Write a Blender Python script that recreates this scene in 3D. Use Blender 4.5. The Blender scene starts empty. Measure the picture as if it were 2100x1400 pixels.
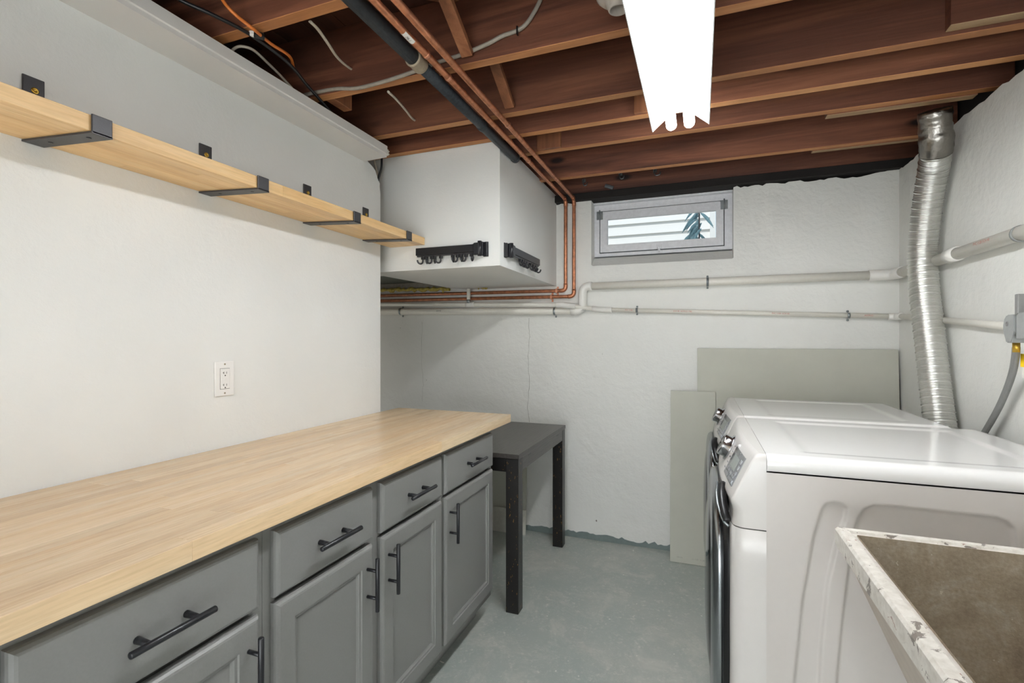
import bpy, bmesh, math, random
from mathutils import Vector, Matrix
random.seed(7)
SC = bpy.context.scene
COL = SC.collection

# ------------------------------------------------------------------ camera, world, light, exposure
F, VX, HY, H = 1010.0, 1435.0, 695.0, 1.275          # focal length in pixels of the 2100x1400 frame, eye height
TH = math.atan((VX - 1050) / F); S, C = math.sin(TH), math.cos(TH)
cd = bpy.data.cameras.new('camera'); cam = bpy.data.objects.new('camera', cd); COL.objects.link(cam)
cam.location = (0, 0, H); cam.rotation_euler = (math.pi / 2, 0, TH)
cd.sensor_width = 36; cd.sensor_fit = 'HORIZONTAL'; cd.lens = F / 2100 * 36; cd.shift_y = -(700 - HY) / 2100
cd.clip_start = 0.02
SC.camera = cam
w = bpy.data.worlds.new('sky'); SC.world = w; w.use_nodes = True
w.node_tree.nodes['Background'].inputs[0].default_value = (0.72, 0.87, 1.0, 1)
w.node_tree.nodes['Background'].inputs[1].default_value = .75
SC.view_settings.view_transform = 'Standard'; SC.view_settings.look = 'None'
SC.cycles.diffuse_bounces = 8; SC.cycles.max_bounces = 16
SC.view_settings.gamma = 1; SC.view_settings.use_curve_mapping = False
SC.view_settings.exposure = 0.46
TUBE = 33.0                                           # fluorescent tube radiance
sd = bpy.data.lights.new('sun', 'SUN'); sd.energy = 1.25; sd.angle = 0.02; sd.color = (1, .96, .88)
sun = bpy.data.objects.new('sun', sd); COL.objects.link(sun); sun.rotation_euler = (math.radians(48), 0, math.radians(-18))

al = bpy.data.lights.new('rear_fill', 'AREA'); al.shape = 'RECTANGLE'; al.size = 2.2; al.size_y = 1.7; al.energy = 58; al.color = (.93, .97, 1)
alo = bpy.data.objects.new('rear_fill', al); COL.objects.link(alo); alo.location = (-.25, -2.2, .95); alo.rotation_euler = (math.radians(112), 0, 0)   # fill lamp added behind the viewer to lift ceiling and walls

bl = bpy.data.lights.new('recess_fill', 'AREA'); bl.shape = 'RECTANGLE'; bl.size = .8; bl.size_y = 1.4; bl.energy = 1.9; bl.color = (1, .96, .88)
blo = bpy.data.objects.new('recess_fill', bl); COL.objects.link(blo); blo.location = (-2.7, 2.55, 1.0); blo.rotation_euler = (math.radians(90), 0, math.radians(-90))   # fill lamp added to brighten the recess beyond the partition


def at(px, py, X=None, Y=None, Z=None):              # a surveyed point: where the sight line meets a known plane of the room
    a = (px - 1050) / F; d = (a * C - S, a * S + C, -(py - HY) / F)
    t = X / d[0] if X is not None else Y / d[1] if Y is not None else (Z - H) / d[2]
    return Vector((d[0] * t, d[1] * t, H + d[2] * t))


# ------------------------------------------------------------------ materials
def lin(c):
    return tuple(((v / 255) / 12.92 if v / 255 <= .04045 else ((v / 255 + .055) / 1.055) ** 2.4) for v in c) + (1,)


class N:
    def __init__(s, name):
        s.m = bpy.data.materials.new(name); s.m.use_nodes = True; s.t = s.m.node_tree
        s.b = s.t.nodes['Principled BSDF']

    def n(s, typ, **k):
        x = s.t.nodes.new(typ)
        for a, v in k.items(): setattr(x, a, v)
        return x

    def l(s, a, b): s.t.links.new(a, b)

    def coord(s, scale=(1, 1, 1), rnd=True):
        tc = s.n('ShaderNodeTexCoord'); mp = s.n('ShaderNodeMapping'); mp.inputs['Scale'].default_value = scale
        if rnd:
            oi = s.n('ShaderNodeObjectInfo'); mu = s.n('ShaderNodeMath', operation='MULTIPLY'); mu.inputs[1].default_value = 37.0
            s.l(oi.outputs['Random'], mu.inputs[0]); ad = s.n('ShaderNodeVectorMath', operation='ADD')
            s.l(tc.outputs['Object'], ad.inputs[0]); s.l(mu.outputs[0], ad.inputs[1]); s.l(ad.outputs[0], mp.inputs[0])
        else: s.l(tc.outputs['Object'], mp.inputs[0])
        return mp.outputs[0]

    def noise(s, vec, scale, detail=4, rough=.55, dist=0):
        x = s.n('ShaderNodeTexNoise'); x.inputs['Scale'].default_value = scale; x.inputs['Detail'].default_value = detail
        x.inputs['Roughness'].default_value = rough; x.inputs['Distortion'].default_value = dist
        s.l(vec, x.inputs['Vector']); return x.outputs['Fac']

    def ramp(s, fac, stops):
        r = s.n('ShaderNodeValToRGB'); e = r.color_ramp.elements
        while len(e) < len(stops): e.new(.5)
        for i, (p, c) in enumerate(stops): e[i].position = p; e[i].color = c if len(c) == 4 else tuple(c) + (1,)
        s.l(fac, r.inputs[0]); return r.outputs['Color']

    def mix(s, fac, a, b, mode='MIX'):
        x = s.n('ShaderNodeMix', data_type='RGBA', blend_type=mode)
        for i, v in ((0, fac), (6, a), (7, b)):
            if isinstance(v, (int, float)): x.inputs[i].default_value = v
            elif isinstance(v, tuple): x.inputs[i].default_value = v
            else: s.l(v, x.inputs[i])
        return x.outputs[2]

    def bump(s, h, strength, dist=.01):
        x = s.n('ShaderNodeBump'); x.inputs['Strength'].default_value = strength; x.inputs['Distance'].default_value = dist
        s.l(h, x.inputs['Height']); s.l(x.outputs[0], s.b.inputs['Normal'])

    def col(s, c):
        if isinstance(c, tuple): s.b.inputs['Base Color'].default_value = c
        else: s.l(c, s.b.inputs['Base Color'])

    def set(s, rough=.5, metal=0, **k):
        s.b.inputs['Roughness'].default_value = rough; s.b.inputs['Metallic'].default_value = metal
        for a, v in k.items(): s.b.inputs[a].default_value = v
        return s


def plain(name, rgb, rough=.5, metal=0, bump=0, bscale=60, var=.05, **k):
    n = N(name); v = n.coord(rnd=True); f = n.noise(v, bscale, 4)
    c = lin(rgb); d = tuple(x * (1 - var) for x in c[:3]) + (1,); e = tuple(min(1, x * (1 + var)) for x in c[:3]) + (1,)
    n.col(n.ramp(f, [(.35, d), (.65, e)])); n.set(rough, metal, **k)
    if bump: n.bump(f, bump, .003)
    return n.m


def paintwall(name, rgb, bump, scale, rough=.55, specks=0):
    n = N(name); v = n.coord(rnd=False)
    f1 = n.noise(v, 1.7, 3); f2 = n.noise(v, scale, 6, .6, .3); f3 = n.noise(v, scale * 5, 3)
    c = lin(rgb); base = n.ramp(f1, [(.3, tuple(x * .95 for x in c[:3])), (.7, tuple(min(1, x * 1.03) for x in c[:3]))])
    if specks:
        sp = n.noise(v, 22, 2, .4); spr = n.ramp(sp, [(.80, (0, 0, 0)), (.83, (1, 1, 1))])
        base = n.mix(spr, base, lin((120, 112, 100)))
    n.col(base); n.set(rough)
    mx = n.n('ShaderNodeMath', operation='MULTIPLY_ADD'); mx.inputs[1].default_value = .25
    n.l(f3, mx.inputs[0]); n.l(f2, mx.inputs[2]); n.bump(mx.outputs[0], bump, .012)
    return n.m


def wood(name, cols, axis, rough=.5, var=.25, fine=160, coarse=9, bump=.1, knots=False, sheen=0):
    """cols: dark, mid, light; axis: the grain's direction"""
    n = N(name); sc = [1, 1, 1]; sc[axis] = .06; v = n.coord(tuple(sc))
    f = n.noise(v, coarse, 5, .6, 1.2); f2 = n.noise(v, fine, 3, .6)
    base = n.ramp(f, [(.28, lin(cols[0])), (.5, lin(cols[1])), (.72, lin(cols[2]))])
    fr = n.ramp(f2, [(.3, (.80, .78, .76)), (.6, (1, 1, 1))]); base = n.mix(.7, base, fr, 'MULTIPLY')
    oi = n.n('ShaderNodeObjectInfo'); rr = n.ramp(oi.outputs['Random'], [(0, (1 - var,) * 3), (1, (1, 1, 1))])
    base = n.mix(1.0, base, rr, 'MULTIPLY')
    if knots:
        sk = [5.5, 5.5, 5.5]; sk[axis] = 2.2; kv = n.coord(tuple(sk)); vo = n.n('ShaderNodeTexVoronoi'); vo.inputs['Scale'].default_value = 1.0
        n.l(kv, vo.inputs['Vector']); kr = n.ramp(vo.outputs['Distance'], [(.07, (1, 1, 1)), (.14, (0, 0, 0))])
        base = n.mix(kr, base, lin((38, 22, 16)))
    n.col(base); n.set(rough)
    if bump: n.bump(f2, bump, .002)
    return n.m


M = {}
M['wall'] = paintwall('smooth white wall paint', (222, 223, 220), .12, 30, .6)
M['plaster'] = paintwall('rough white painted masonry', (224, 224, 219), .6, 9, .5, specks=1)
M['trimpaint'] = paintwall('semi gloss white trim paint', (223, 221, 217), .06, 20, .4)
M['frame'] = plain('window frame white paint', (218, 219, 223), .4, bump=.1)


def mat_floor():
    n = N('worn grey floor paint'); v = n.coord(rnd=False)
    a = n.noise(v, 2.2, 5, .6); b = n.noise(v, 14, 8, .75, 1.5); c = n.noise(v, 60, 6, .7); d = n.noise(v, 38, 2, .5)
    base = n.ramp(a, [(.3, lin((150, 160, 155))), (.7, lin((170, 173, 167)))])
    sc = n.ramp(b, [(.48, (0, 0, 0)), (.60, (1, 1, 1))]); sc2 = n.ramp(c, [(.5, (0, 0, 0)), (.66, (1, 1, 1))])
    m = n.mix(1.0, sc, sc2, 'MULTIPLY'); base = n.mix(m, base, lin((196, 196, 188)))
    sp = n.ramp(d, [(.75, (0, 0, 0)), (.77, (1, 1, 1))]); base = n.mix(sp, base, lin((224, 224, 214)))
    pt = n.ramp(n.noise(v, 4.5, 9, .78, .6), [(.5, (0, 0, 0)), (.64, (.55, .55, .55))]); base = n.mix(pt, base, lin((192, 192, 184)))
    mg = n.noise(v, 3.1, 7, .8, 2.5); cr = n.ramp(mg, [(.492, (0, 0, 0)), (.5, (.8, .8, .8)), (.508, (0, 0, 0))])
    base = n.mix(cr, base, lin((182, 184, 178)))
    n.col(base); n.set(.38)
    rr = n.ramp(a, [(.3, (.28,) * 3), (.7, (.46,) * 3)]); n.l(rr, n.b.inputs['Roughness'])
    n.bump(b, .12, .004); return n.m


M['floor'] = mat_floor()
M['floorband'] = plain('grey floor paint lapped up the wall', (112, 124, 122), .5, bump=.3)
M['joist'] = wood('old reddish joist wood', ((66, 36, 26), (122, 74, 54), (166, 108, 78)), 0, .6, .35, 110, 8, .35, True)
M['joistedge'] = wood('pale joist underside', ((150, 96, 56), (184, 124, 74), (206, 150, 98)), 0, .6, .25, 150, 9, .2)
M['subfloor'] = wood('dark subfloor boards', ((50, 26, 18), (78, 42, 28), (100, 56, 36)), 1, .7, .3, 120, 6, .2)
M['brace'] = wood('bridging strip wood', ((112, 68, 44), (150, 96, 62), (176, 118, 80)), 2, .6, .2, 120, 9, .15)
M['raw'] = wood('weathered raw sister board', ((130, 104, 78), (166, 136, 100), (190, 166, 130)), 0, .7, .2, 130, 14, .25)
M['butcher'] = wood('oiled maple butcher block', ((214, 182, 140), (226, 198, 160), (232, 209, 174)), 1, .26, .17, 190, 12, .04)
M['pine'] = wood('clear pine shelf', ((216, 170, 112), (234, 196, 140), (242, 212, 162)), 1, .4, .1, 170, 16, .05)
M['cab'] = plain('grey cabinet enamel', (123, 123, 121), .36, bump=.06, bscale=220, var=.02)
M['cabin'] = plain('dark cabinet carcass', (60, 54, 48), .7)
M['black'] = plain('black powder coat', (28, 29, 33), .32, bump=.05, bscale=300, var=.06)
M['blackmat'] = plain('black painted steel bracket', (66, 65, 67), .36, .35, bump=.06, bscale=300)
M['brass'] = plain('brass screw', (196, 160, 70), .3, 1)
M['steel'] = plain('galvanised steel', (150, 156, 158), .35, .9)
M['chrome'] = plain('polished chrome', (200, 202, 205), .16, 1, var=.01)
M['duct'] = plain('aluminium duct', (222, 222, 218), .3, 1, var=.03)
M['foil'] = plain('crumpled foil tape', (150, 146, 140), .3, 1, bump=.9, bscale=40)
M['copper'] = plain('aged copper', (186, 126, 94), .38, .75, bump=.1, bscale=40, var=.22)
M['copperfit'] = plain('bright copper fitting', (212, 150, 120), .3, .8, var=.08)
M['iron'] = plain('black iron pipe', (46, 52, 58), .5, .3, bump=.3, bscale=90, var=.25)
M['coupling'] = plain('grey cast coupling', (158, 146, 126), .6, .2, bump=.3, bscale=60, var=.12)
M['pvc'] = plain('white pipe plastic', (226, 223, 213), .32, var=.015)
M['pvcfit'] = plain('white pipe fitting', (230, 228, 222), .3, var=.01)
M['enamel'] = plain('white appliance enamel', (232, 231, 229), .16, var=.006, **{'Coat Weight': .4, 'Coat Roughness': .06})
M['frontshade'] = plain('white enamel with front shade', (208, 205, 201), .2, var=.006)  # same white enamel, toned down in colour to match the shaded side
M['sideshade'] = plain('white enamel with side shade', (198, 193, 188), .34, var=.006)  # same white enamel, shade of the near side put into the colour
M['glassblk'] = plain('dark door glass', (24, 26, 30), .06)
M['gasket'] = plain('black rubber', (16, 16, 18), .35)
M['doorrim'] = plain('silver door rim', (160, 164, 168), .2, 1, var=.02)
M['lcd'] = plain('grey display glass', (108, 110, 112), .14)
M['lcdlite'] = plain('display screen', (140, 146, 142), .2)
M['btn'] = plain('silver keys', (150, 152, 156), .25, .6)
M['board'] = plain('bare drywall paper', (187, 187, 175), .7, bump=.05, var=.03, bscale=5)
M['boardedge'] = plain('drywall edge gypsum', (214, 212, 202), .8)
M['porcelain'] = plain('dusty porcelain', (170, 162, 152), .4, var=.08)
M['reflector'] = plain('white fixture enamel', (236, 236, 236), .35)
M['cabwhite'] = plain('white cable jacket', (198, 188, 172), .5, var=.06)
M['cabgrey'] = plain('grey cable jacket', (150, 142, 130), .5, var=.1)
M['caborange'] = plain('orange cable jacket', (214, 120, 50), .45)
M['cabblack'] = plain('black cable jacket', (26, 26, 28), .4)
M['cordgrey'] = plain('grey appliance cord', (128, 128, 126), .5)
M['plug'] = plain('grey moulded plug', (146, 148, 146), .45)
M['yellow'] = plain('yellow tag print', (246, 206, 20), .5)
M['paper'] = plain('white label paper', (232, 230, 224), .6)
M['outlet'] = plain('white outlet plastic', (232, 231, 228), .3, var=.005)
M['slot'] = plain('dark slot', (50, 48, 46), .8)
M['foam'] = plain('yellow spray foam', (168, 150, 74), .85, bump=.8, bscale=60, var=.25)
M['ductdark'] = plain('dark painted duct', (92, 98, 90), .6)
M['siding'] = plain('white house siding', (238, 238, 236), .6, var=.01)
M['yellowhouse'] = plain('pale yellow siding', (232, 222, 180), .7)
M['leaf'] = plain('blue green leaf', (104, 138, 148), .5, var=.2)
M['ground'] = plain('pale gravel', (190, 186, 176), .9, bump=.4, var=.15)
M['inkred'] = plain('red pipe print', (200, 120, 104), .6)
M['ink'] = plain('black print', (50, 50, 54), .6)
M['inkgrey'] = plain('faint grey print', (150, 149, 140), .6)
M['gapfill'] = plain('dark gap filler', (28, 24, 22), .9)  # near-black colour for the sill plates and gaps over the walls


def mat_table():
    n = N('black brown stained oak'); v = n.coord((1, 1, 1), False)
    tc = n.coord((1, .06, 1), False); f2 = n.noise(tc, 120, 3)
    base = n.ramp(f2, [(.3, lin((46, 42, 40))), (.7, lin((70, 66, 62)))])
    n.col(base); n.set(.32); n.bump(f2, .08, .002); return n.m


def mat_leg():
    n = N('worn black table leg'); v = n.coord((1, 1, .25), False); f = n.noise(v, 160, 2)
    ch = n.ramp(f, [(.68, (0, 0, 0)), (.71, (1, 1, 1))]); n.col(n.mix(ch, lin((24, 22, 21)), lin((150, 110, 54)))); n.set(.35); return n.m


def mat_rim():
    n = N('chipped white rim paint'); v = n.coord((1, 1, 1), False)
    f = n.noise(v, 16, 8, .72, .8); g = n.noise(v, 70, 4); h = n.noise(v, 34, 6, .7, 1.4)
    base = n.ramp(g, [(.3, lin((196, 190, 180))), (.7, lin((222, 218, 210)))])
    c1 = n.ramp(f, [(.59, (0, 0, 0)), (.605, (1, 1, 1))]); base = n.mix(c1, base, lin((120, 112, 104)))
    c2 = n.ramp(h, [(.655, (0, 0, 0)), (.67, (1, 1, 1))]); base = n.mix(c2, base, lin((146, 106, 92)))
    n.col(base); n.set(.4)
    n.bump(c1, -.4, .002); return n.m


def mat_basin():
    n = N('stained concrete basin'); v = n.coord((1, 1, 1), False)
    a = n.noise(v, 7, 6, .65, .5); b = n.noise(v, 150, 4, .6); c = n.noise(v, 55, 3)
    base = n.ramp(a, [(.3, lin((132, 117, 99))), (.5, lin((160, 147, 127))), (.72, lin((184, 177, 164)))])
    fr = n.ramp(b, [(.3, (.68, .66, .64)), (.7, (1.0, 1.0, 1.0))]); base = n.mix(.8, base, fr, 'MULTIPLY')
    sp = n.ramp(c, [(.70, (0, 0, 0)), (.73, (1, 1, 1))]); base = n.mix(sp, base, lin((196, 188, 172)))
    n.col(base); n.set(.75); n.bump(b, .35, .003); return n.m


M['table'] = mat_table(); M['leg'] = mat_leg(); M['rim'] = mat_rim(); M['basin'] = mat_basin()
M['tubout'] = plain('beige painted concrete', (206, 194, 182), .55, bump=.2, bscale=25)


def mat_emit(name, rgb, st):
    n = N(name); n.b.inputs['Base Color'].default_value = (1, 1, 1, 1)
    n.b.inputs['Emission Color'].default_value = rgb; n.b.inputs['Emission Strength'].default_value = st; return n.m


M['tube'] = mat_emit('lit fluorescent tube', (.955, .98, 1.0, 1), TUBE)


def mat_glass():
    n = N('window glass'); n.t.nodes.remove(n.b); out = n.t.nodes['Material Output']
    tr = n.n('ShaderNodeBsdfTransparent'); gl = n.n('ShaderNodeBsdfGlossy'); gl.inputs['Roughness'].default_value = .02
    fr = n.n('ShaderNodeFresnel'); fr.inputs[0].default_value = 1.45; mx = n.n('ShaderNodeMixShader')
    n.l(fr.outputs[0], mx.inputs[0]); n.l(tr.outputs[0], mx.inputs[1]); n.l(gl.outputs[0], mx.inputs[2]); n.l(mx.outputs[0], out.inputs[0]); return n.m


M['glass'] = mat_glass()


# ------------------------------------------------------------------ geometry helpers
class B:
    """a mesh under construction (world coordinates)"""
    def __init__(s): s.b = bmesh.new(); s.mi = 0

    def face(s, vs):
        try:
            f = s.b.faces.new(vs); f.material_index = s.mi; return f
        except ValueError: return None

    def box(s, x0, x1, y0, y1, z0, z1, bev=0, seg=1):
        t = bmesh.new(); bmesh.ops.create_cube(t, size=1)
        for v in t.verts: v.co = Vector(((x0 + x1) / 2 + v.co.x * (x1 - x0), (y0 + y1) / 2 + v.co.y * (y1 - y0), (z0 + z1) / 2 + v.co.z * (z1 - z0)))
        if bev: bmesh.ops.bevel(t, geom=t.edges[:], offset=bev, segments=seg, affect='EDGES', profile=.5)
        s.merge(t); return s

    def obox(s, c, size, rot, bev=0, seg=1):
        t = bmesh.new(); bmesh.ops.create_cube(t, size=1)
        for v in t.verts: v.co = Vector((v.co.x * size[0], v.co.y * size[1], v.co.z * size[2]))
        if bev: bmesh.ops.bevel(t, geom=t.edges[:], offset=bev, segments=seg, affect='EDGES', profile=.5)
        for v in t.verts: v.co = rot @ v.co + Vector(c)
        s.merge(t); return s

    def merge(s, t):
        mp = {}
        for v in t.verts: mp[v] = s.b.verts.new(v.co)
        for f in t.faces:
            g = s.face([mp[v] for v in f.verts])
            if g: g.smooth = f.smooth
        t.free()

    def loops(s, rings, close=True, cap0=False, cap1=False, smooth=True):
        vr = [[s.b.verts.new(p) for p in r] for r in rings]; n = len(vr[0])
        for a, b in zip(vr, vr[1:]):
            for i in range(n if close else n - 1):
                j = (i + 1) % n; f = s.face([a[i], a[j], b[j], b[i]])
                if f: f.smooth = smooth
        if cap0: s.face(vr[0][::-1])
        if cap1: s.face(vr[-1])
        return s

    def tube(s, pts, r, n=12, cap=True, flat=None):
        """flat=(ratio) squashes the section along world z"""
        pts = [Vector(p) for p in pts]; rings = []; up = None
        for i, p in enumerate(pts):
            d = (pts[min(i + 1, len(pts) - 1)] - pts[max(i - 1, 0)]).normalized()
            if up is None: up = Vector((0, 0, 1)) if abs(d.z) < .9 else Vector((0, 1, 0))
            a = d.cross(up).normalized(); b = a.cross(d).normalized(); up = b
            rr = r(i) if callable(r) else r; fl = flat or 1
            rings.append([p + a * math.cos(2 * math.pi * k / n) * rr + b * math.sin(2 * math.pi * k / n) * rr * fl for k in range(n)])
        return s.loops(rings, True, cap, cap)

    def cyl(s, a, b, r, n=20, r2=None, bev=0):
        a = Vector(a); b = Vector(b); d = (b - a).normalized(); L = (b - a).length
        if bev:
            return s.lathe(a, d, [(0, 0), (r - bev, 0), (r, bev), (r, L - bev), (r - bev, L), (0, L)], n)
        r2 = r if r2 is None else r2
        return s.lathe(a, d, [(0, 0), (r, 0), (r2, L), (0, L)], n)

    def lathe(s, o, d, prof, n=24):
        o = Vector(o); d = Vector(d).normalized(); u = Vector((0, 0, 1)) if abs(d.z) < .9 else Vector((1, 0, 0))
        a = d.cross(u).normalized(); b = d.cross(a).normalized()
        rings = [[o + d * h + (a * math.cos(2 * math.pi * k / n) + b * math.sin(2 * math.pi * k / n)) * max(r, 1e-5) for k in range(n)] for r, h in prof]
        vr = [[s.b.verts.new(p) for p in r] for r in rings]
        for i in range(len(vr) - 1):
            (r0, h0), (r1, h1) = prof[i], prof[i + 1]
            for k in range(n):
                j = (k + 1) % n; f = s.face([vr[i][k], vr[i][j], vr[i + 1][j], vr[i + 1][k]])
                if f: f.smooth = True
        return s

    def prism(s, poly, axis, a, b):
        """extrude a 2D polygon (the two other axes in order) along axis from a to b"""
        def P(u, v, t):
            q = [u, v]; q.insert(axis, t); return Vector(q)
        v0 = [s.b.verts.new(P(u, v, a)) for u, v in poly]; v1 = [s.b.verts.new(P(u, v, b)) for u, v in poly]
        n = len(poly); s.face(v0[::-1]); s.face(v1)
        for i in range(n): s.face([v0[i], v0[(i + 1) % n], v1[(i + 1) % n], v1[i]])
        return s

    def rings_x(s, x, sx, y0, y1, z0, z1, prof, cap=True):
        """rectangular rings on a panel facing sx*X: prof = (inset, depth)"""
        rs = [[Vector((x + sx * d, y0 + i, z0 + i)), Vector((x + sx * d, y1 - i, z0 + i)), Vector((x + sx * d, y1 - i, z1 - i)), Vector((x + sx * d, y0 + i, z1 - i))] for i, d in prof]
        return s.loops(rs, True, True, cap, smooth=False)


def smooth_pts(pts, n=8):
    pts = [Vector(p) for p in pts]; q = [pts[0] * 2 - pts[1]] + pts + [pts[-1] * 2 - pts[-2]]; out = []
    for i in range(1, len(q) - 2):
        for k in range(n):
            t = k / n; a, b, c, d = q[i - 1], q[i], q[i + 1], q[i + 2]
            out.append(.5 * ((2 * b) + (c - a) * t + (2 * a - 5 * b + 4 * c - d) * t * t + (3 * b - a - 3 * c + d) * t ** 3))
    out.append(pts[-1]); return out


ORG = {}


def link(name, b, mats, parent=None, smooth_angle=None):
    bm = b.b
    bmesh.ops.recalc_face_normals(bm, faces=bm.faces[:])
    if smooth_angle is not None:
        for f in bm.faces: f.smooth = True
        for e in bm.edges:
            if len(e.link_faces) == 2 and e.calc_face_angle(0) > math.radians(smooth_angle): e.smooth = False
    big = [f for f in bm.faces if len(f.verts) > 4]
    if big: bmesh.ops.triangulate(bm, faces=big)
    if parent is not None: org = ORG[parent.name]
    else:
        xs = [v.co for v in bm.verts]
        org = Vector(((min(v.x for v in xs) + max(v.x for v in xs)) / 2, (min(v.y for v in xs) + max(v.y for v in xs)) / 2, min(v.z for v in xs)))
    for v in bm.verts: v.co -= org
    me = bpy.data.meshes.new(name); bm.to_mesh(me); bm.free()
    for m in (mats if isinstance(mats, (list, tuple)) else [mats]): me.materials.append(M[m])
    o = bpy.data.objects.new(name, me); COL.objects.link(o)
    if parent is not None: o.parent = parent
    else: o.location = org
    ORG[o.name] = org.copy()
    return o


def tag(o, label=None, cat=None, group=None, kind=None):
    if label: o['label'] = label
    if cat: o['category'] = cat
    if group: o['group'] = group
    if kind: o['kind'] = kind
    return o


def thing(name, label, cat, loc, group=None, kind=None):
    o = bpy.data.objects.new(name, None); COL.objects.link(o); o.location = loc; o.empty_display_size = .05
    ORG[o.name] = Vector(loc); return tag(o, label, cat, group, kind)


def struct(name, b, mats, parent=None, label=None, sm=None):
    o = link(name, b, mats, parent, sm)
    if parent is None: o['kind'] = 'structure'
    if label: o['label'] = label
    return o


def text_mesh(txt, size, org, right, up, mat, name, parent, label=None, spacing=1):
    cu = bpy.data.curves.new('lettering', 'FONT'); cu.body = txt; cu.size = size; cu.align_x = 'CENTER'; cu.align_y = 'CENTER'; cu.space_character = spacing
    cu.resolution_u = 2
    tmp = bpy.data.objects.new('lettering_source', cu); COL.objects.link(tmp); bpy.context.view_layer.update()
    me = bpy.data.meshes.new_from_object(tmp.evaluated_get(bpy.context.evaluated_depsgraph_get()))
    bpy.data.objects.remove(tmp); bpy.data.curves.remove(cu)
    b = B(); b.b.from_mesh(me); bpy.data.meshes.remove(me)
    r = Vector(right).normalized(); u = Vector(up).normalized()
    for v in b.b.verts: v.co = Vector(org) + r * v.co.x + u * v.co.y
    o = link(name, b, mat, parent)
    if label: o['label'] = label
    return o


# ------------------------------------------------------------------ room measures
XL, XR, YB, ZJ, YN = -1.48, .969, 3.11, 2.2, -2.3
JH = .24

# floor
b = B(); b.box(-2.8, 1.25, YN - .15, 3.4, -.12, 0); struct('floor', b, 'floor', label='worn grey painted concrete floor')


def ragged(p, q, n, amp, seed):
    r = random.Random(seed); out = []
    for i in range(n + 1):
        t = i / n; out.append((p[0] + (q[0] - p[0]) * t, p[1] + (q[1] - p[1]) * t + (r.uniform(-amp, amp) if 0 < i < n else 0)))
    return out


# back wall with the window opening
WX0, WX1, WZ0 = -.645, .182, 1.738
poly = [(-2.75, 0), (1.2, 0)] + [(1.2, 2.18)] + ragged((.975, 2.165), (.84, 2.145), 6, .006, 3) + ragged((.82, 2.142), (WX1, 2.150), 34, .007, 4) + \
    [(WX1, WZ0 + .006), (WX1 - .012, WZ0)] + ragged((WX1 - .03, WZ0), (WX0 + .03, WZ0), 14, .003, 8) + [(WX0 + .01, WZ0), (WX0, WZ0 + .01)] + \
    ragged((WX0, 2.158), (-.86, 2.15), 12, .006, 5) + ragged((-.9, 2.15), (-2.75, 2.15), 6, .004, 6)
b = B(); b.prism(poly, 1, YB, 3.36); wb = struct('wall_back', b, 'plaster', label='rough white painted masonry wall with the small window')
for k, (pts_, wd_) in enumerate((([(1084, 652), (1086, 690), (1083, 730), (1085, 790), (1082, 830), (1085, 872)], .0016), ([(866, 660), (864, 720), (868, 790), (865, 830)], .0010))):
    P_c = [at(x_, y_, Y=YB - .0008) for x_, y_ in pts_]
    rr_ = random.Random(k); Q_ = []
    for a_, c_ in zip(P_c, P_c[1:]):
        for i in range(6): Q_.append(a_.lerp(c_, i / 6) + Vector((rr_.uniform(-.004, .004), 0, 0)))
    b = B(); b.loops([[p - Vector((wd_ * rr_.uniform(.3, 1), 0, 0)) for p in Q_], [p + Vector((wd_ * rr_.uniform(.3, 1), -.0004, 0)) for p in Q_]], close=False); link('crack', b, 'inkgrey', wb)
# right wall
top = ragged((3.3, 2.19), (YB, 2.165), 2, .004, 9) + ragged((3.06, 2.15), (2.6, 2.15), 14, .006, 10) + ragged((2.55, 2.15), (.9, 2.125), 44, .007, 11) + [(YN, 2.13)]
b = B(); b.prism([(YN, 0), (3.3, 0)] + top, 0, XR, 1.22); struct('wall_right', b, 'plaster', label='rough white painted wall behind the machines')
# left partition wall, its top corner torn open at the far end
p1 = at(752, 328, X=XL); p2 = at(770, 350, X=XL); p3 = at(779, 376, X=XL); YE = 2.05
b = B(); b.prism([(YN, 0), (YE, 0), (YE, p3.z - .05), (YE - .006, p3.z - .02), (p3.y, p3.z), (p3.y - .012, p3.z + .01), (p2.y + .004, p2.z - .008), (p2.y, p2.z), (p2.y - .02, p2.z + .012), (p1.y, p1.z), (p1.y - .05, 2.12), (YN, 2.12)], 0, XL - .1, XL)
struct('wall_left', b, 'wall', label='smooth white drywall partition above the worktop')
b = B(); b.box(-2.9, -2.75, YN - .1, 3.36, 0, 2.45); struct('wall_side', b, 'plaster', label='wall closing the recess behind the partition')
b = B(); b.box(-2.8, 1.22, YN - .12, YN, 0, 2.45); struct('wall_rear', b, 'wall', label='white wall behind the viewer')
# masonry above the walls (sill plates, rim boards)
b = B(); b.box(-2.75, 1.3, 3.31, 3.36, 2.12, 2.47); struct('trim_1', b, 'gapfill', label='dark sill plate above the back wall')
b = B(); b.box(1.08, 1.25, YN, 3.3, 2.1, 2.47); struct('trim_2', b, 'gapfill', label='dark sill plate above the right wall')
# soffit on the partition
SX = -1.353; ys = at(793, 320, X=SX).y
b = B(); b.prism([(XL, 2.112), (SX, 2.115), (SX, 2.128), (SX + .004, 2.131), (SX + .004, 2.166), (XL, 2.166)], 1, YN, ys)
sof = struct('trim_3', b, 'trimpaint', label='white boxed beam along the top of the partition')
b = B()
for k in range(7):
    b.box(SX - .012 + k * .002, SX + .006, ys + .001, ys + .006 + .004 * (k % 3), 2.124 + k * .004, 2.127 + k * .004)
link('torn_edge', b, 'boardedge', sof)

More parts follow.
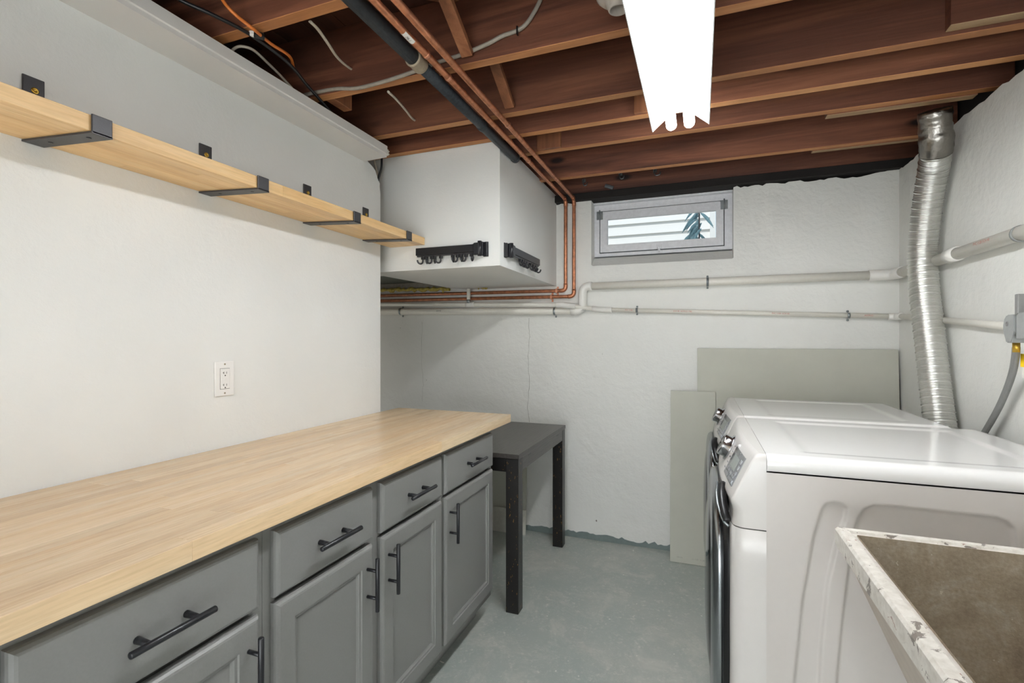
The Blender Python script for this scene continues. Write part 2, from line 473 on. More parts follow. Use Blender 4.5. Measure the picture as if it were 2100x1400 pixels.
# drywall chase (bulkhead)
BX, BY, BZ = -.875, 2.135, 1.62
c1 = at(786, 566, Z=BZ); c2 = at(925, 591, Z=BZ)
b = B()
b.prism([(-2.75, BZ)] + [(BX, BZ), (BX, 2.232)] + ragged((BX - .02, 2.237), (-2.75, 2.237), 44, .003, 12), 1, BY, BY + .013)          # front
b.prism([(BY + .013, BZ), (YB, BZ), (YB, 2.21), (BY + .2, 2.21), (BY + .013, 2.215)], 0, BX - .013, BX)                  # right
yl = min(c2.y, 3.05)
b.prism([(-2.75, BY + .013), (BX - .013, BY + .013), (BX - .013, YB), (c2.x + .1, YB), (c2.x, yl), (c1.x, c1.y), (-2.75, c1.y - .02)], 2, BZ, BZ + .013)   # bottom with an open back corner
bulk = struct('wall_bulkhead', b, 'wall', label='white drywall chase hanging from the joists')
b = B(); b.box(-2.75, -1.0, BY + .1, YB - .06, BZ + .06, BZ + .1); link('duct', b, 'ductdark', bulk)
b = B(); b.box(-2.75, BX - .02, YB - .05, YB - .001, BZ + .02, BZ + .06); link('ledger_strip', b, 'cabgrey', bulk)

# ------------------------------------------------------------------ ceiling
b = B(); b.box(-2.8, 1.3, YN - .1, 3.36, ZJ + JH + .02, ZJ + JH + .06); ceil = struct('ceiling', b, 'subfloor', label='open wooden joist ceiling')
x = -2.75
while x < 1.25:
    wv = .135; b = B(); b.box(x, min(x + wv, 1.28), YN - .05, 3.3, ZJ + JH, ZJ + JH + .019, .001); link('subfloor_board', b, 'subfloor', ceil); x += wv + .003
JF = [-2.1, -1.7, -1.3, -.9, -.5, -.09, .31, .715, 1.123, 1.531, 1.919, 2.132, 2.358, 2.785]
JT = .038
for k, yf in enumerate(JF):
    b = B(); x0 = -2.74; x1 = 1.07
    if abs(yf - 2.132) < .01: x0 = -2.74; yf -= .003
    b.box(x0, x1, yf - JT, yf, ZJ, ZJ + JH, .0015)
    for f in b.b.faces:
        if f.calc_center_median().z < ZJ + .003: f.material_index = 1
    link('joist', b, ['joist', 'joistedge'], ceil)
b = B(); b.box(-2.74, 1.07, 3.105, 3.145, 2.2, ZJ + JH, .0015)
link('rim_joist', b, ['joist'], ceil)
b = B(); b.box(-2.74, 1.07, 3.07, 3.2, 2.156, 2.2, .0015); link('sill_plate', b, ['gapfill'], ceil)
# sister boards and blocks
def board(name, x0, x1, y0, y1, z0, z1, m='raw', edge=None):
    b = B(); b.box(x0, x1, y0, y1, z0, z1, .0015)
    if edge:
        for f in b.b.faces:
            if f.calc_center_median().z < z0 + .002: f.material_index = 1
    return link(name, b, [m, edge] if edge else m, ceil)
q = at(1938, 75, Y=1.88)
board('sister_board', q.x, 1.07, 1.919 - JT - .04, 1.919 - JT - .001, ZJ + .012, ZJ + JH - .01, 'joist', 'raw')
q = at(1693, 240, Z=ZJ); board('sister_board', q.x, .98, 2.358 + .001, 2.358 + .04, ZJ - .004, ZJ + .1, 'joist', 'raw')
q = at(1664, 312, Z=ZJ); board('sister_board', q.x, .98, 2.785 + .001, 2.785 + .03, ZJ - .004, ZJ + .1, 'joist', 'raw')
q = at(1316, 228, Y=2.08); board('blocking', q.x - .03, q.x + .035, 2.132 - JT - .024, 2.132 - JT - .004, ZJ + .004, ZJ + JH - .01, 'brace')
q = at(1125, 295, Y=2.3); board('blocking', q.x - .06, q.x + .06, 2.358 - JT - .022, 2.358 - JT - .001, ZJ + .002, ZJ + JH - .02, 'brace')
q = at(700, 235, Y=1.6); board('blocking', q.x - .02, q.x + .02, 1.533, 1.64, ZJ + .004, ZJ + .2, 'brace')


def brace(x, ya, za, yb, zb, wd=.04, th=.02):
    a = Vector((x, ya, za)); e = Vector((x, yb, zb)); d = e - a; L = d.length; ang = math.atan2(d.z, d.y)
    b = B(); b.obox((a + e) / 2, (wd, L, th), Matrix.Rotation(ang, 3, 'X'), .001); return link('bridging', b, 'brace', ceil)


for ya, yb in ((1.135, 1.480), (1.543, 1.870), (.727, 1.073)):
    xb = -.722
    brace(xb, ya, ZJ + JH - .02, yb, ZJ + .02); brace(xb - .055, ya, ZJ + .03, yb, ZJ + JH - .02)

# ------------------------------------------------------------------ window
FYW = 3.21


def WP(px, py): return at(px, py, Y=FYW)


fl = WP(1217, 524); fr_ = WP(1500, 514); ft = WP(1217, 423); sl = WP(1231, 517); sr = WP(1484, 503); st_ = WP(1231, 435)
gl = WP(1244.7, 502.5); gr = WP(1469.6, 488); gt = WP(1244.7, 449)
x0, x1, z0, z1 = WX0 - .01, WX1 + .01, (fl.z + fr_.z) / 2, ft.z
sx0, sx1, sz0, sz1 = sl.x, sr.x, (sl.z + sr.z) / 2, st_.z
gx0, gx1, gz0, gz1 = gl.x, gr.x, (gl.z + gr.z) / 2, gt.z
b = B()
for (a0, a1, c0, c1_) in ((x0, sx0 - .005, z0, z1), (sx1 + .005, x1, z0, z1), (sx0 - .005, sx1 + .005, z0, sz0 - .007), (sx0 - .005, sx1 + .005, sz1 + .004, z1)):
    b.box(a0, a1, FYW, FYW + .07, c0, c1_)
win = struct('window_1', b, 'frame', label='small white hopper window high in the back wall')
b = B(); b.box(sx0 - .02, sx1 + .02, FYW + .035, FYW + .06, sz0 - .02, gz0 - .004); b.box(sx0 - .02, sx1 + .02, FYW + .035, FYW + .06, gz1 + .004, sz1 + .02)
b.box(sx0 - .02, gx0 - .004, FYW + .035, FYW + .06, gz0 - .004, gz1 + .004); b.box(gx1 + .004, sx1 + .02, FYW + .035, FYW + .06, gz0 - .004, gz1 + .004)
link('rebate', b, 'gasket', win)
b = B()
for (a0, a1, c0, c1_) in ((sx0, gx0, sz0, sz1), (gx1, sx1, sz0, sz1), (gx0, gx1, sz0, gz0), (gx0, gx1, gz1, sz1)):
    b.box(a0, a1, FYW + .002, FYW + .035, c0, c1_)
for (a0, a1, c0, c1_) in ((gx0 - .006, gx0 + .003, gz0, gz1), (gx1 - .003, gx1 + .006, gz0, gz1), (gx0, gx1, gz0 - .004, gz0 + .003), (gx0, gx1, gz1 - .003, gz1 + .004)):
    b.box(a0, a1, FYW - .0005, FYW + .03, c0, c1_)
sash = link('sash', b, 'frame', win)
b = B(); b.box(gx0, gx1, FYW + .026, FYW + .030, gz0, gz1); link('window_pane', b, 'glass', sash)
for hx in (sx0 - .003, sx1 + .003):
    b = B(); b.box(hx - .020, hx - .0015, FYW - .004, FYW + .001, sz1 - .05, sz1 + .004, .001); b.box(hx + .0015, hx + .020, FYW - .004, FYW + .001, sz1 - .05, sz1 + .004, .001)
    b.cyl((hx, FYW - .005, sz1 - .052), (hx, FYW - .005, sz1 + .012), .004, 10)
    for sxx in (-.011, .011):
        for zz in (.008, .04): b.cyl((hx + sxx, FYW - .006, sz1 - zz), (hx + sxx, FYW - .003, sz1 - zz), .003, 8)
    link('hinge', b, 'steel', win)
lx = (sx0 + sx1) / 2
b = B(); b.box(lx - .018, lx + .018, FYW - .006, FYW + .002, sz0 + .004, sz0 + .028, .002); b.box(lx - .007, lx + .007, FYW - .014, FYW + .001, sz0 - .02, sz0 + .015, .003)
b.box(lx - .016, lx + .016, FYW - .005, FYW + .001, sz0 - .028, sz0 - .008, .002); link('latch', b, 'frame', win)
b = B(); b.box(x0, x1, FYW - .03, FYW + .07, z1 + .001, 2.2, .002); link('window_header', b, 'frame', win)
b = B(); b.prism([(YB - .001, WZ0 - .05), (YB - .001, WZ0 + .001), (FYW - .02, z0 - .012), (FYW + .07, z0), (FYW + .14, z0 + .0), (FYW + .14, WZ0 - .05)], 0, WX0 + .001, WX1 - .001)
b.b.verts.ensure_lookup_table(); link('window_sill', b, 'plaster', win)

# outside
b = B(); b.box(-7, 8, 3.37, 16, 1.5, 1.66); struct('ground', b, 'ground', label='ground level outside the window')
hs = thing('neighbour_house', 'white horizontal siding of the house seen through the window', 'house', (-1, 5.3, 1.66))
zz = at(1300, 458, Y=5.3).z; step = at(1300, 458, Y=5.3).z - at(1300, 480.5, Y=5.3).z
hx1 = at(1456, 460, Y=5.3).x
z = zz - step * 6
while z < 3.6:
    b = B(); b.prism([(5.3, z), (5.332, z + step), (5.36, z + step), (5.36, z)], 0, -5.5, hx1); link('siding_board', b, 'siding', hs)
    z += step
b = B(); b.box(-5.5, hx1, 5.362, 8.5, 1.66, 3.62); link('house_wall', b, 'siding', hs)
b = B(); b.box(hx1 - .001, hx1 + .05, 5.26, 5.35, 1.66, 3.6); link('corner_board', b, 'siding', hs)
# far yellowish house at the right edge of the view
b = B(); b.box(2.9, 6, 12, 14, 1.66, 3.3); fh = tag(link('far_house', b, 'yellowhouse'), 'pale gabled house far beyond the window', 'house')
b = B(); b.prism([(2.6, 3.3), (6.3, 3.3), (4.45, 4.3)], 1, 11.8, 14.2); link('roof', b, 'cabgrey', fh)
pl = at(1434, 500, Y=4.4)
pt = thing('garden_plant', 'drooping blue green plant tied to a stake outside the window', 'plant', (pl.x, 4.4, 1.66))
b = B(); b.cyl((pl.x, 4.4, 1.66), (pl.x, 4.4, 2.35), .006, 8); link('stake', b, 'ink', pt)
b = B(); b.tube(smooth_pts([(pl.x - .04, 4.42, 1.66), (pl.x - .03, 4.42, 1.95), (pl.x - .01, 4.41, 2.25)], 5), .005, 8); link('stem', b, 'leaf', pt)
rl = random.Random(5)
for k in range(26):
    a0 = Vector((pl.x + rl.uniform(-.02, .02), 4.4 + rl.uniform(-.02, .02), 2.08 + rl.uniform(0, .32)))
    sg = -1 if rl.random() < .85 else .6; L = rl.uniform(.08, .19); dd = Vector((sg * rl.uniform(.5, .9), rl.uniform(-.5, .3), -rl.uniform(.2, .7))).normalized()
    sd_ = dd.cross(Vector((0, 1, .3))).normalized(); b = B(); rs = []
    for t, wv in ((0, .002), (.3, .010), (.6, .013), (.85, .006), (1, .001)):
        c_ = a0 + dd * L * t + Vector((0, 0, -.06 * t * t)); rs.append([c_ - sd_ * wv, c_ + Vector((0, -.003, .003)), c_ + sd_ * wv])
    b.loops(rs, close=False); link('leaf', b, 'leaf', pt)

# grey floor paint lapped up the foot of the back wall
b = B(); r = random.Random(2); pts = [(-1.3 + i * .018, .028 + r.uniform(0, .016) - (.010 if 48 < i < 62 or i > 70 else 0) * r.random()) for i in range(78)]
b.prism([(-1.3, 0), (pts[-1][0], 0)] + pts[::-1], 1, YB - .0025, YB + .001); struct('baseboard_back', b, 'floorband', label='grey floor paint lapped up the wall foot')

# ------------------------------------------------------------------ base cabinets
FX = -.87        # drawer and door front plane
FT = .02


def handle(parent, y, z, vertical=False, L=.148):
    b = B(); xb = FX + .034
    if vertical:
        b.cyl((xb, y, z - L / 2), (xb, y, z + L / 2), .006, 16, bev=.0012)
        for s_ in (-.038, .038): b.cyl((FX - .001, y, z + s_), (xb, y, z + s_), .0045, 12)
    else:
        b.cyl((xb, y - L / 2, z), (xb, y + L / 2, z), .006, 16, bev=.0012)
        for s_ in (-.042, .042): b.cyl((FX - .001, y + s_, z), (xb, y + s_, z), .0065, 12, r2=.005)
    return link('handle', b, 'black', parent)


def cabinet(y0, y1, fronts, label):
    t = thing('base_cabinet', label, 'cabinet', ((XL + FX) / 2, (y0 + y1) / 2, 0), 'grey base cabinets under the worktop')
    b = B(); b.box(XL + .003, FX - FT - .030, y0 + .0005, y1 - .0005, .11, .862)
    b.box(XL + .003, FX - .095, y0 + .0005, y1 - .0005, .0, .11); link('carcass', b, 'cab', t)
    # face frame
    b = B(); xf0, xf1 = FX - FT - .019, FX - FT - .0005; ys_ = [y0 + .0005]
    b.box(xf0, xf1, y0 + .0005, y1 - .0005, .11, .155); b.box(xf0, xf1, y0 + .0005, y1 - .0005, .845, .8625); b.box(xf0 - .01, xf1 - .016, y0 + .002, y1 - .002, .68, .715)
    edges = [y0 + .0005] + sum([[f[0] + .012, f[1] - .012] for f in fronts], []) + [y1 - .0005]
    for a_, c_ in zip(edges[::2], edges[1::2]): b.box(xf0, xf1, a_, c_, .155, .845)
    link('face_frame', b, 'cab', t)
    b = B(); b.box(XL + .01, FX - FT - .005, y0 + .002, y1 - .002, .863, .8775); link('top_rail', b, 'cabin', t)
    for (a_, c_, side) in fronts:
        b = B(); b.rings_x(FX - FT, 1, a_, c_, .703, .851, [(0, 0), (0, .010), (.0018, .0145), (.006, .0185), (.010, FT)])
        d = link('drawer_front', b, 'cab', t); handle(d, (a_ + c_) / 2, .777)
        b = B(); b.rings_x(FX - FT, 1, a_, c_, .145, .690, [(0, 0), (0, .010), (.0018, .0145), (.006, .0185), (.010, FT), (.052, FT), (.054, .0165), (.060, .0160), (.062, .0125), (.066, .0095)], cap=False)
        d = link('door', b, 'cab', t)
        b = B(); b.box(FX - FT + .003, FX - FT + .0095, a_ + .060, c_ - .060, .205, .630); link('door_panel', b, 'cab', d)
        handle(d, a_ + .030 if side < 0 else c_ - .030, .592, True)
    return t


def fy(px): return at(px, 700, X=FX).y


e = [fy(p) for p in (18, 535, 568, 767, 785, 908, 915, 1012)]
cabinet(-.10, (e[1] + e[2]) / 2, [(-.06, e[0] - .042, -1), (e[0], e[1], 1)], 'grey base cabinet nearest the viewer, under the near end of the worktop')
cabinet((e[1] + e[2]) / 2, (e[5] + e[6]) / 2, [(e[2], e[3], 1), (e[4], e[5], -1)], 'middle grey base cabinet with two drawers over a pair of doors')
cabinet((e[5] + e[6]) / 2, e[7] + .018, [(e[6], e[7], -1)], 'narrow grey base cabinet at the far end beside the black table')

# countertop of glued staves
CZ, CT = .915, .037; CX = -.845; YC1 = at(1048, 848, X=CX).y
ct = thing('countertop', 'long pale maple butcher block worktop running along the partition wall', 'worktop', ((XL + CX) / 2, 1.0, CZ - CT))
rs = random.Random(11); nrow = 16; wr = (CX - XL - .004) / nrow
for i in range(nrow):
    xa = XL + .003 + i * wr; y = -.14 - rs.uniform(0, .4) if i < nrow - 1 else -.14
    while y < YC1 - .01:
        L = rs.uniform(.35, 1.0) if i < nrow - 1 else rs.uniform(.7, 1.2)
        y2 = min(y + L, YC1)
        if YC1 - y2 < .12: y2 = YC1
        ya = max(y, -.14)
        if y2 > -.1:
            b = B(); b.box(xa + .00005, xa + wr - .00005, ya, y2 - .0001, CZ - CT, CZ, .0004); link('stave', b, 'butcher', ct)
        y = y2

# shelf of glued boards + brackets
SB, STK = 1.742, .036; SF = -1.276; YS1 = BY - .003
sh = thing('wall_shelf', 'long pale pine wall shelf on four black brackets above the worktop', 'shelf', ((XL + SF) / 2, 1.0, SB))
ws = (SF - XL - .002) / 5
for i in range(5):
    y = -.3
    while y < YS1:
        y2 = min(y + rs.uniform(.9, 1.9), YS1)
        if YS1 - y2 < .3: y2 = YS1
        b = B(); b.box(XL + .001 + i * ws, XL + .001 + (i + 1) * ws - .0001, y, y2, SB, SB + STK, .0006); link('stave', b, 'pine', sh); y = y2
ords = ['nearest the viewer', 'second from the viewer', 'third from the viewer', 'next to the far shelf end']
lips = [at(207, 270, X=SF).y, at(538, 375, X=SF).y, at(731, 445, X=SF).y, at(838, 483, X=SF).y]
for k, yl_ in enumerate(lips):
    yp = [at(67, 200, X=XL).y, at(420, 300, X=XL).y, at(629, 390, X=XL).y, at(749, 440, X=XL).y][k]
    yc = yp; hw = .021; T = .0045
    t = thing('shelf_bracket', 'black steel shelf bracket ' + ords[k], 'bracket', (XL, yc, SB), 'black shelf brackets')
    b = B(); b.box(XL + .0005, XL + .0005 + T, yc - hw, yc + hw, SB + STK + .0005, 1.895, .0015, 2); link('wall_plate', b, 'blackmat', t)
    b = B(); b.prism([(XL + .0005, yc - hw), (SF + .0012 + T, yl_ - hw), (SF + .0012 + T, yl_ + hw), (XL + .0005, yc + hw)], 2, SB - T - .001, SB - .001); b.box(SF + .001, SF + .0012 + T, yl_ - hw, yl_ + hw, SB - T - .001, SB + STK + .002, .0018, 2); link('arm', b, 'blackmat', t)
    b = B(); b.lathe((XL + .005, yc + .002, 1.864), (1, 0, 0), [(.0075, 0), (.0075, .0012), (.0065, .002), (.0035, .002), (.0030, .0008), (.001, .0008), (0, .0008)], 16); link('screw', b, 'brass', t)
    for xx in (XL + .055, SF - .035):
        b = B(); b.lathe((xx, yc + (yl_ - yc) * (xx - XL) / (SF - XL), SB - T - .0012), (0, 0, -1), [(.005, 0), (.005, .0006), (.003, .001), (0, .0005)], 12); link('screw', b, 'black', t)

# outlet
oc = (at(438, 778, X=XL) + at(478, 774, X=XL)) / 2
t = thing('wall_outlet', 'white duplex safety outlet on the partition wall above the worktop', 'outlet', oc)
b = B(); b.box(XL + .0003, XL + .006, oc.y - .035, oc.y + .035, oc.z - .057, oc.z + .057, .002, 2); link('cover_plate', b, 'outlet', t)
b = B(); b.box(XL + .005, XL + .0085, oc.y - .0165, oc.y + .0165, oc.z - .0335, oc.z + .0335, .001); rec = link('receptacle', b, 'outlet', t)
b = B(); b.box(XL + .0055, XL + .0064, oc.y - .0175, oc.y + .0175, oc.z - .0345, oc.z + .0345); link('gap', b, 'slot', t)
b = B(); b.box(XL + .008, XL + .0095, oc.y - .013, oc.y - .001, oc.z - .004, oc.z + .004, .0005); b.box(XL + .008, XL + .0095, oc.y + .001, oc.y + .013, oc.z - .004, oc.z + .004, .0005); link('test_buttons', b, 'outlet', rec)
b = B()
for zc in (.019, -.021):
    b.box(XL + .008, XL + .0088, oc.y - .0065, oc.y - .005, oc.z + zc - .0035, oc.z + zc + .0045); b.box(XL + .008, XL + .0088, oc.y - .0095, oc.y - .0065, oc.z + zc - .0003, oc.z + zc + .0015)
    b.box(XL + .008, XL + .0088, oc.y + .004, oc.y + .0055, oc.z + zc - .003, oc.z + zc + .004); b.cyl((XL + .008, oc.y - .0005, oc.z + zc - .0085), (XL + .0088, oc.y - .0005, oc.z + zc - .0085), .0022, 10)
link('slots', b, 'slot', rec)
for sz in (-.048, .048):
    b = B(); b.cyl((XL + .0055, oc.y, oc.z + sz), (XL + .0068, oc.y, oc.z + sz), .003, 10); link('screw', b, 'coupling', t)

# ------------------------------------------------------------------ black table
TZ = .74; tq = at(1066, 933, Z=TZ); tr = at(1158, 871, Z=TZ); TX1 = (tq.x + tr.x) / 2; TY0, TY1 = tq.y, tr.y; TX0 = TX1 - .66
t = thing('side_table', 'small black brown square table tucked behind the end of the worktop', 'table', ((TX0 + TX1) / 2, (TY0 + TY1) / 2, 0))
b = B(); b.box(TX0, TX1, TY0, TY1, TZ - .022, TZ, .002); link('table_top', b, 'table', t)
for (xa, ya) in ((TX0 + .003, TY0 + .003), (TX1 - .065, TY0 + .003), (TX0 + .003, TY1 - .065), (TX1 - .065, TY1 - .065)):
    b = B(); b.box(xa, xa + .062, ya, ya + .062, 0, TZ - .0225, .002); link('leg', b, 'leg', t)
b = B(); b.box(TX1 - .026, TX1 - .004, TY0 + .066, TY1 - .066, TZ - .085, TZ - .0225)
ap = link('apron', b, 'table', t); ap['label'] = 'side apron with two dark leaf slots'
for yy in (TY0 + .17, TY1 - .17):
    b = B(); b.box(TX1 - .005, TX1 - .0035, yy - .02, yy + .02, TZ - .036, TZ - .030); link('slot', b, 'gasket', ap)
b = B(); b.box(TX0 + .066, TX1 - .066, TY0 + .006, TY0 + .028, TZ - .085, TZ - .0225); link('apron', b, 'leg', t)
b = B(); b.box(TX0 + .066, TX1 - .066, TY1 - .028, TY1 - .006, TZ - .085, TZ - .0225); link('apron', b, 'leg', t)
b = B(); b.box(TX0 + .004, TX0 + .026, TY0 + .066, TY1 - .066, TZ - .085, TZ - .0225); link('apron', b, 'leg', t)

# offcuts behind the table
b = B(); b.obox((-1.40, 3.075, .33), (.66, .012, .66), Matrix.Rotation(math.radians(-3.0), 3, 'X')); tag(link('drywall_offcut', b, 'board'), 'beige panel offcut leaning on the wall behind the black table', 'panel')
b = B(); b.obox((-1.39, 3.03, .078), (.66, .014, .155), Matrix.Rotation(math.radians(-4.0), 3, 'X')); tag(link('board_offcut', b, 'boardedge'), 'low white board offcut standing on the floor behind the black table', 'board')

# ------------------------------------------------------------------ drywall sheets on the right
pb = at(1430, 714, Y=YB - .03)
ang = math.atan2(.09, 1.22)
b = B(); b.obox(((pb.x + .958) / 2, YB - .062, .612), (.958 - pb.x, .0125, 1.22), Matrix.Rotation(-ang, 3, 'X'), .001)
tag(link('drywall_sheet', b, 'board'), 'wide grey green drywall sheet leaning behind the washer and dryer', 'drywall')
pa = at(1374, 1150, Z=0); pc = at(1374, 800, Y=YB - .04); ha = pc.z
ang = math.atan2(YB - .06 - pa.y, ha); xa1 = .085
b = B(); L = ha / math.cos(ang); R_ = Matrix.Rotation(-ang, 3, 'X'); cen = Vector(((pa.x + xa1) / 2, (pa.y + YB - .06) / 2, ha / 2 + .001))
b.obox(cen, (xa1 - pa.x, .0125, L), R_, .001); bo = tag(link('drywall_strip', b, 'board'), 'narrow drywall strip standing left of the washing machines', 'drywall')
upv = R_ @ Vector((0, 0, 1)); nrm = R_ @ Vector((0, -1, 0))
text_mesh('5/8 IN', .012, cen + nrm * .0068 - upv * (L / 2 - .03) + Vector((-.07, 0, 0)), (1, 0, 0), upv, 'inkgrey', 'faint_print', bo)
text_mesh('11 7.05  11.08', .012, cen + nrm * .0068 - upv * (L / 2 - .03) + Vector((.03, 0, 0)), (1, 0, 0), upv, 'inkgrey', 'faint_print', bo)

# ------------------------------------------------------------------ washer and dryer
WW, WT = .686, .967


def sdf_poly(px, pz, P):
    d = 1e9; inside = False; n = len(P)
    for i in range(n):
        ax, az = P[i]; bx, bz = P[(i + 1) % n]; ex, ez = bx - ax, bz - az; wx, wz = px - ax, pz - az
        tt = max(0, min(1, (wx * ex + wz * ez) / (ex * ex + ez * ez + 1e-12))); dx, dz = wx - ex * tt, wz - ez * tt; d = min(d, dx * dx + dz * dz)
        if (az > pz) != (bz > pz) and px < (bx - ax) * (pz - az) / (bz - az) + ax: inside = not inside
    return -math.sqrt(d) if inside else math.sqrt(d)


def sstep(a, b_, x_):
    t_ = max(0, min(1, (x_ - a) / (b_ - a))); return t_ * t_ * (3 - 2 * t_)


R1 = [(.233, .2), (.231, .381), (.25, .6), (.275, .768), (.293, .838), (.303, .853), (.318, .859), (.336, .857), (.348, .847), (.345, .82), (.325, .75), (.306, .648), (.293, .5), (.288, .395), (.286, .2)]
R2 = [(.326, .2), (.326, .404), (.335, .53), (.347, .655), (.359, .767), (.372, .825), (.385, .85), (.405, .861), (.46, .863), (.64, .861), (.66, .855), (.672, .84), (.676, .80), (.70, .6), (.71, .4), (.71, .2)]


def side_mesh(back, rows, cols):
    xs = [.1655 + (back - .012 - .1655) * i / cols for i in range(cols + 1)]; zs = [.03 + (.921 - .03) * (j / rows) ** .8 for j in range(rows + 1)]
    H_ = []
    for z_ in zs:
        r_ = []
        for x_ in xs:
            a_ = sdf_poly(x_, z_, R1) if x_ < .40 else 1; c_ = sdf_poly(x_, z_, R2) if x_ > .3 else 1
            r_.append(.009 * (1 - sstep(-.0055, .0045, min(a_, c_))))
        H_.append(r_)
    return xs, zs, H_


def washer(y0, back, label, grp):
    t = thing('laundry_machine', label, 'washing machine', ((.08 + back) / 2, y0 + WW / 2, 0), grp); y1 = y0 + WW
    near = y0 < 2
    xs, zs, Hh = side_mesh(back, *((170, 230) if near else (40, 60)))
    b = B(); b.box(.1655, back - .012, y1 - .004, y1 - .001, .03, .921); link('side_panel', b, 'sideshade', t)
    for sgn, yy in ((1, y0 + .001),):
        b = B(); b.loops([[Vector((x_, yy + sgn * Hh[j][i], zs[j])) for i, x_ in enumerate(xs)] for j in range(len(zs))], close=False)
        link('side_panel', b, 'sideshade', t)
    b = B(); b.box(back - .012, back - .002, y0 + .002, y1 - .002, .03, .921); link('back_panel', b, 'steel', t)
    b = B(); b.box(.17, back - .014, y0 + .012, y1 - .012, .03, .915); link('inner_case', b, 'slot', t)
    # top
    b = B(); prof = []
    for k in range(9):
        a_ = math.pi / 2 * k / 8; prof.append((.024 * (1 - math.cos(a_)), .925 + .018 + (.024) * math.sin(a_)))
    prof = [(.003, .9245), (0, .930)] + prof
    ycs = [y0 + p[0] for p in prof] + [y0 + .03 + (WW - .06) * i / 60 for i in range(61)] + [y1 - p[0] for p in prof[::-1]]
    zcs = [p[1] for p in prof] + [WT] * 61 + [p[1] for p in prof[::-1]]
    xsn = [.1665 + (back - .1665) * i / 70 for i in range(71)]
    def dep(x_, y_):
        dx = min(x_ - .265, back - .115 - x_); dy = min(y_ - y0 - .075, y1 - .075 - y_); return .0035 * sstep(-.004, .016, min(dx, dy) + 0)
    rings = []
    for i, x_ in enumerate(xsn):
        rd = max(0, x_ - (back - .03)) / .03; dz = .02 * (1 - math.sqrt(max(0, 1 - rd * rd)))
        rings.append([Vector((x_, y_, max(.9245, z_ - (dep(x_, y_) if z_ >= WT - 1e-6 else 0) - dz * (z_ - .9245) / (WT - .9245)))) for y_, z_ in zip(ycs, zcs)])
    b.loops(rings, close=False); b.loops([rings[-1], [Vector((p.x, p.y, .9245)) for p in rings[-1]]], close=False)
    link('top_panel', b, 'enamel', t)
    # front fascia: plan curves lofted over the profile
    def plan(xf, r, z_, xb=.1655, ins=0, n=7, bul=.010):
        out = [Vector((xb, y0 + ins, z_))]
        r = min(r, xb - xf - .002)
        for k in range(n + 1):
            a_ = math.pi / 2 * k / n; out.append(Vector((xf + r * (1 - math.sin(a_)), y0 + ins + r * (1 - math.cos(a_)), z_)))
        m_ = 14
        for k in range(1, m_):
            out.append(Vector((xf - bul * math.sin(math.pi * k / m_) * (1 if r > .02 else 1.8), y0 + ins + r + (WW - 2 * r - 2 * ins) * k / m_, z_)))
        for k in range(n, -1, -1):
            a_ = math.pi / 2 * k / n; out.append(Vector((xf + r * (1 - math.sin(a_)), y1 - ins - r * (1 - math.cos(a_)), z_)))
        out.append(Vector((xb, y1 - ins, z_))); return out
    b = B()
    pr_ = [(.150, .008, .967, .016), (.143, .008, .9655, .010), (.138, .008, .962, .004), (.134, .007, .955, .001), (.128, .006, .945, 0), (.110, .006, .905, 0), (.093, .006, .868, 0), (.088, .006, .856, .0), (.083, .008, .846, .0), (.079, .012, .838, 0), (.079, .018, .830, 0), (.082, .024, .820, 0), (.085, .030, .808, 0), (.085, .032, .79, 0), (.083, .034, .7665, 0)]
    rr = [plan(xf, r_, z_, ins=i_) for xf, r_, z_, i_ in pr_]
    b.loops(rr, close=False); b.face([b.b.verts.new(p) for p in rr[0]]); cp = link('control_panel', b, 'frontshade', t, 40)
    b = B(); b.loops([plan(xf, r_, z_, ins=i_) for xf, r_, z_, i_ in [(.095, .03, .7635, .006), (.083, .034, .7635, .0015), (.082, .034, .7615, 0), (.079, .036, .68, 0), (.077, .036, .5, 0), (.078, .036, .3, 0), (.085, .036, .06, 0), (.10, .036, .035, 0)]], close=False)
    link('front_panel', b, 'frontshade', t, 40)
    b = B(); b.loops([plan(.086, .03, z_, ins=.003) for z_ in (.75, .775)], close=False); b.box(.155, .17, y0 + .003, y1 - .003, .05, .93); link('seam', b, 'slot', t)
    # things on the slanted panel
    A = Vector((.136, 0, .960)); Bv = Vector((.088, 0, .856)); sl_ = (Bv - A).normalized(); nr = Vector((-.104, 0, .048)).normalized(); nr = Vector((sl_.z, 0, -sl_.x)); nr = nr if nr.x < 0 else -nr
    def P_(u, yy, off): return A + sl_ * u + Vector((0, yy, 0)) + nr * off
    rot = Matrix(((sl_.x, 0, nr.x), (sl_.y, 1, nr.y), (sl_.z, 0, nr.z)))
    def patch(b, u0, u1, ya_, yb_, off, th=.0015, nu=3, ny=8):
        def Q(u, yy, o_): q_ = P_(u, yy, o_); q_.x -= .018 * math.sin(math.pi * max(0, min(1, (yy - y0) / WW))); return q_
        g = [[Q(u0 + (u1 - u0) * i / nu, ya_ + (yb_ - ya_) * j / ny, off) for j in range(ny + 1)] for i in range(nu + 1)]
        b.loops(g, close=False, smooth=False)
        per = [g[0][j] for j in range(ny + 1)] + [g[i][ny] for i in range(1, nu + 1)] + [g[nu][j] for j in range(ny - 1, -1, -1)] + [g[i][0] for i in range(nu - 1, 0, -1)]
        b.loops([per, [p - nr * (off + .004) for p in per]], smooth=False)
    b = B(); patch(b, .022, .112, y0 + .058, y0 + .225, .003); dp = link('display', b, 'lcd', cp)
    b = B(); patch(b, .040, .078, y0 + .105, y0 + .190, .0036); link('screen', b, 'lcdlite', dp)
    b = B()
    for k in range(4): patch(b, .084, .092, y0 + .075 + k * .036, y0 + .103 + k * .036, .0042, ny=2, nu=1)
    patch(b, .097, .107, y0 + .066, y0 + .130, .0052, ny=3, nu=1); patch(b, .097, .107, y0 + .140, y0 + .205, .0052, ny=3, nu=1)
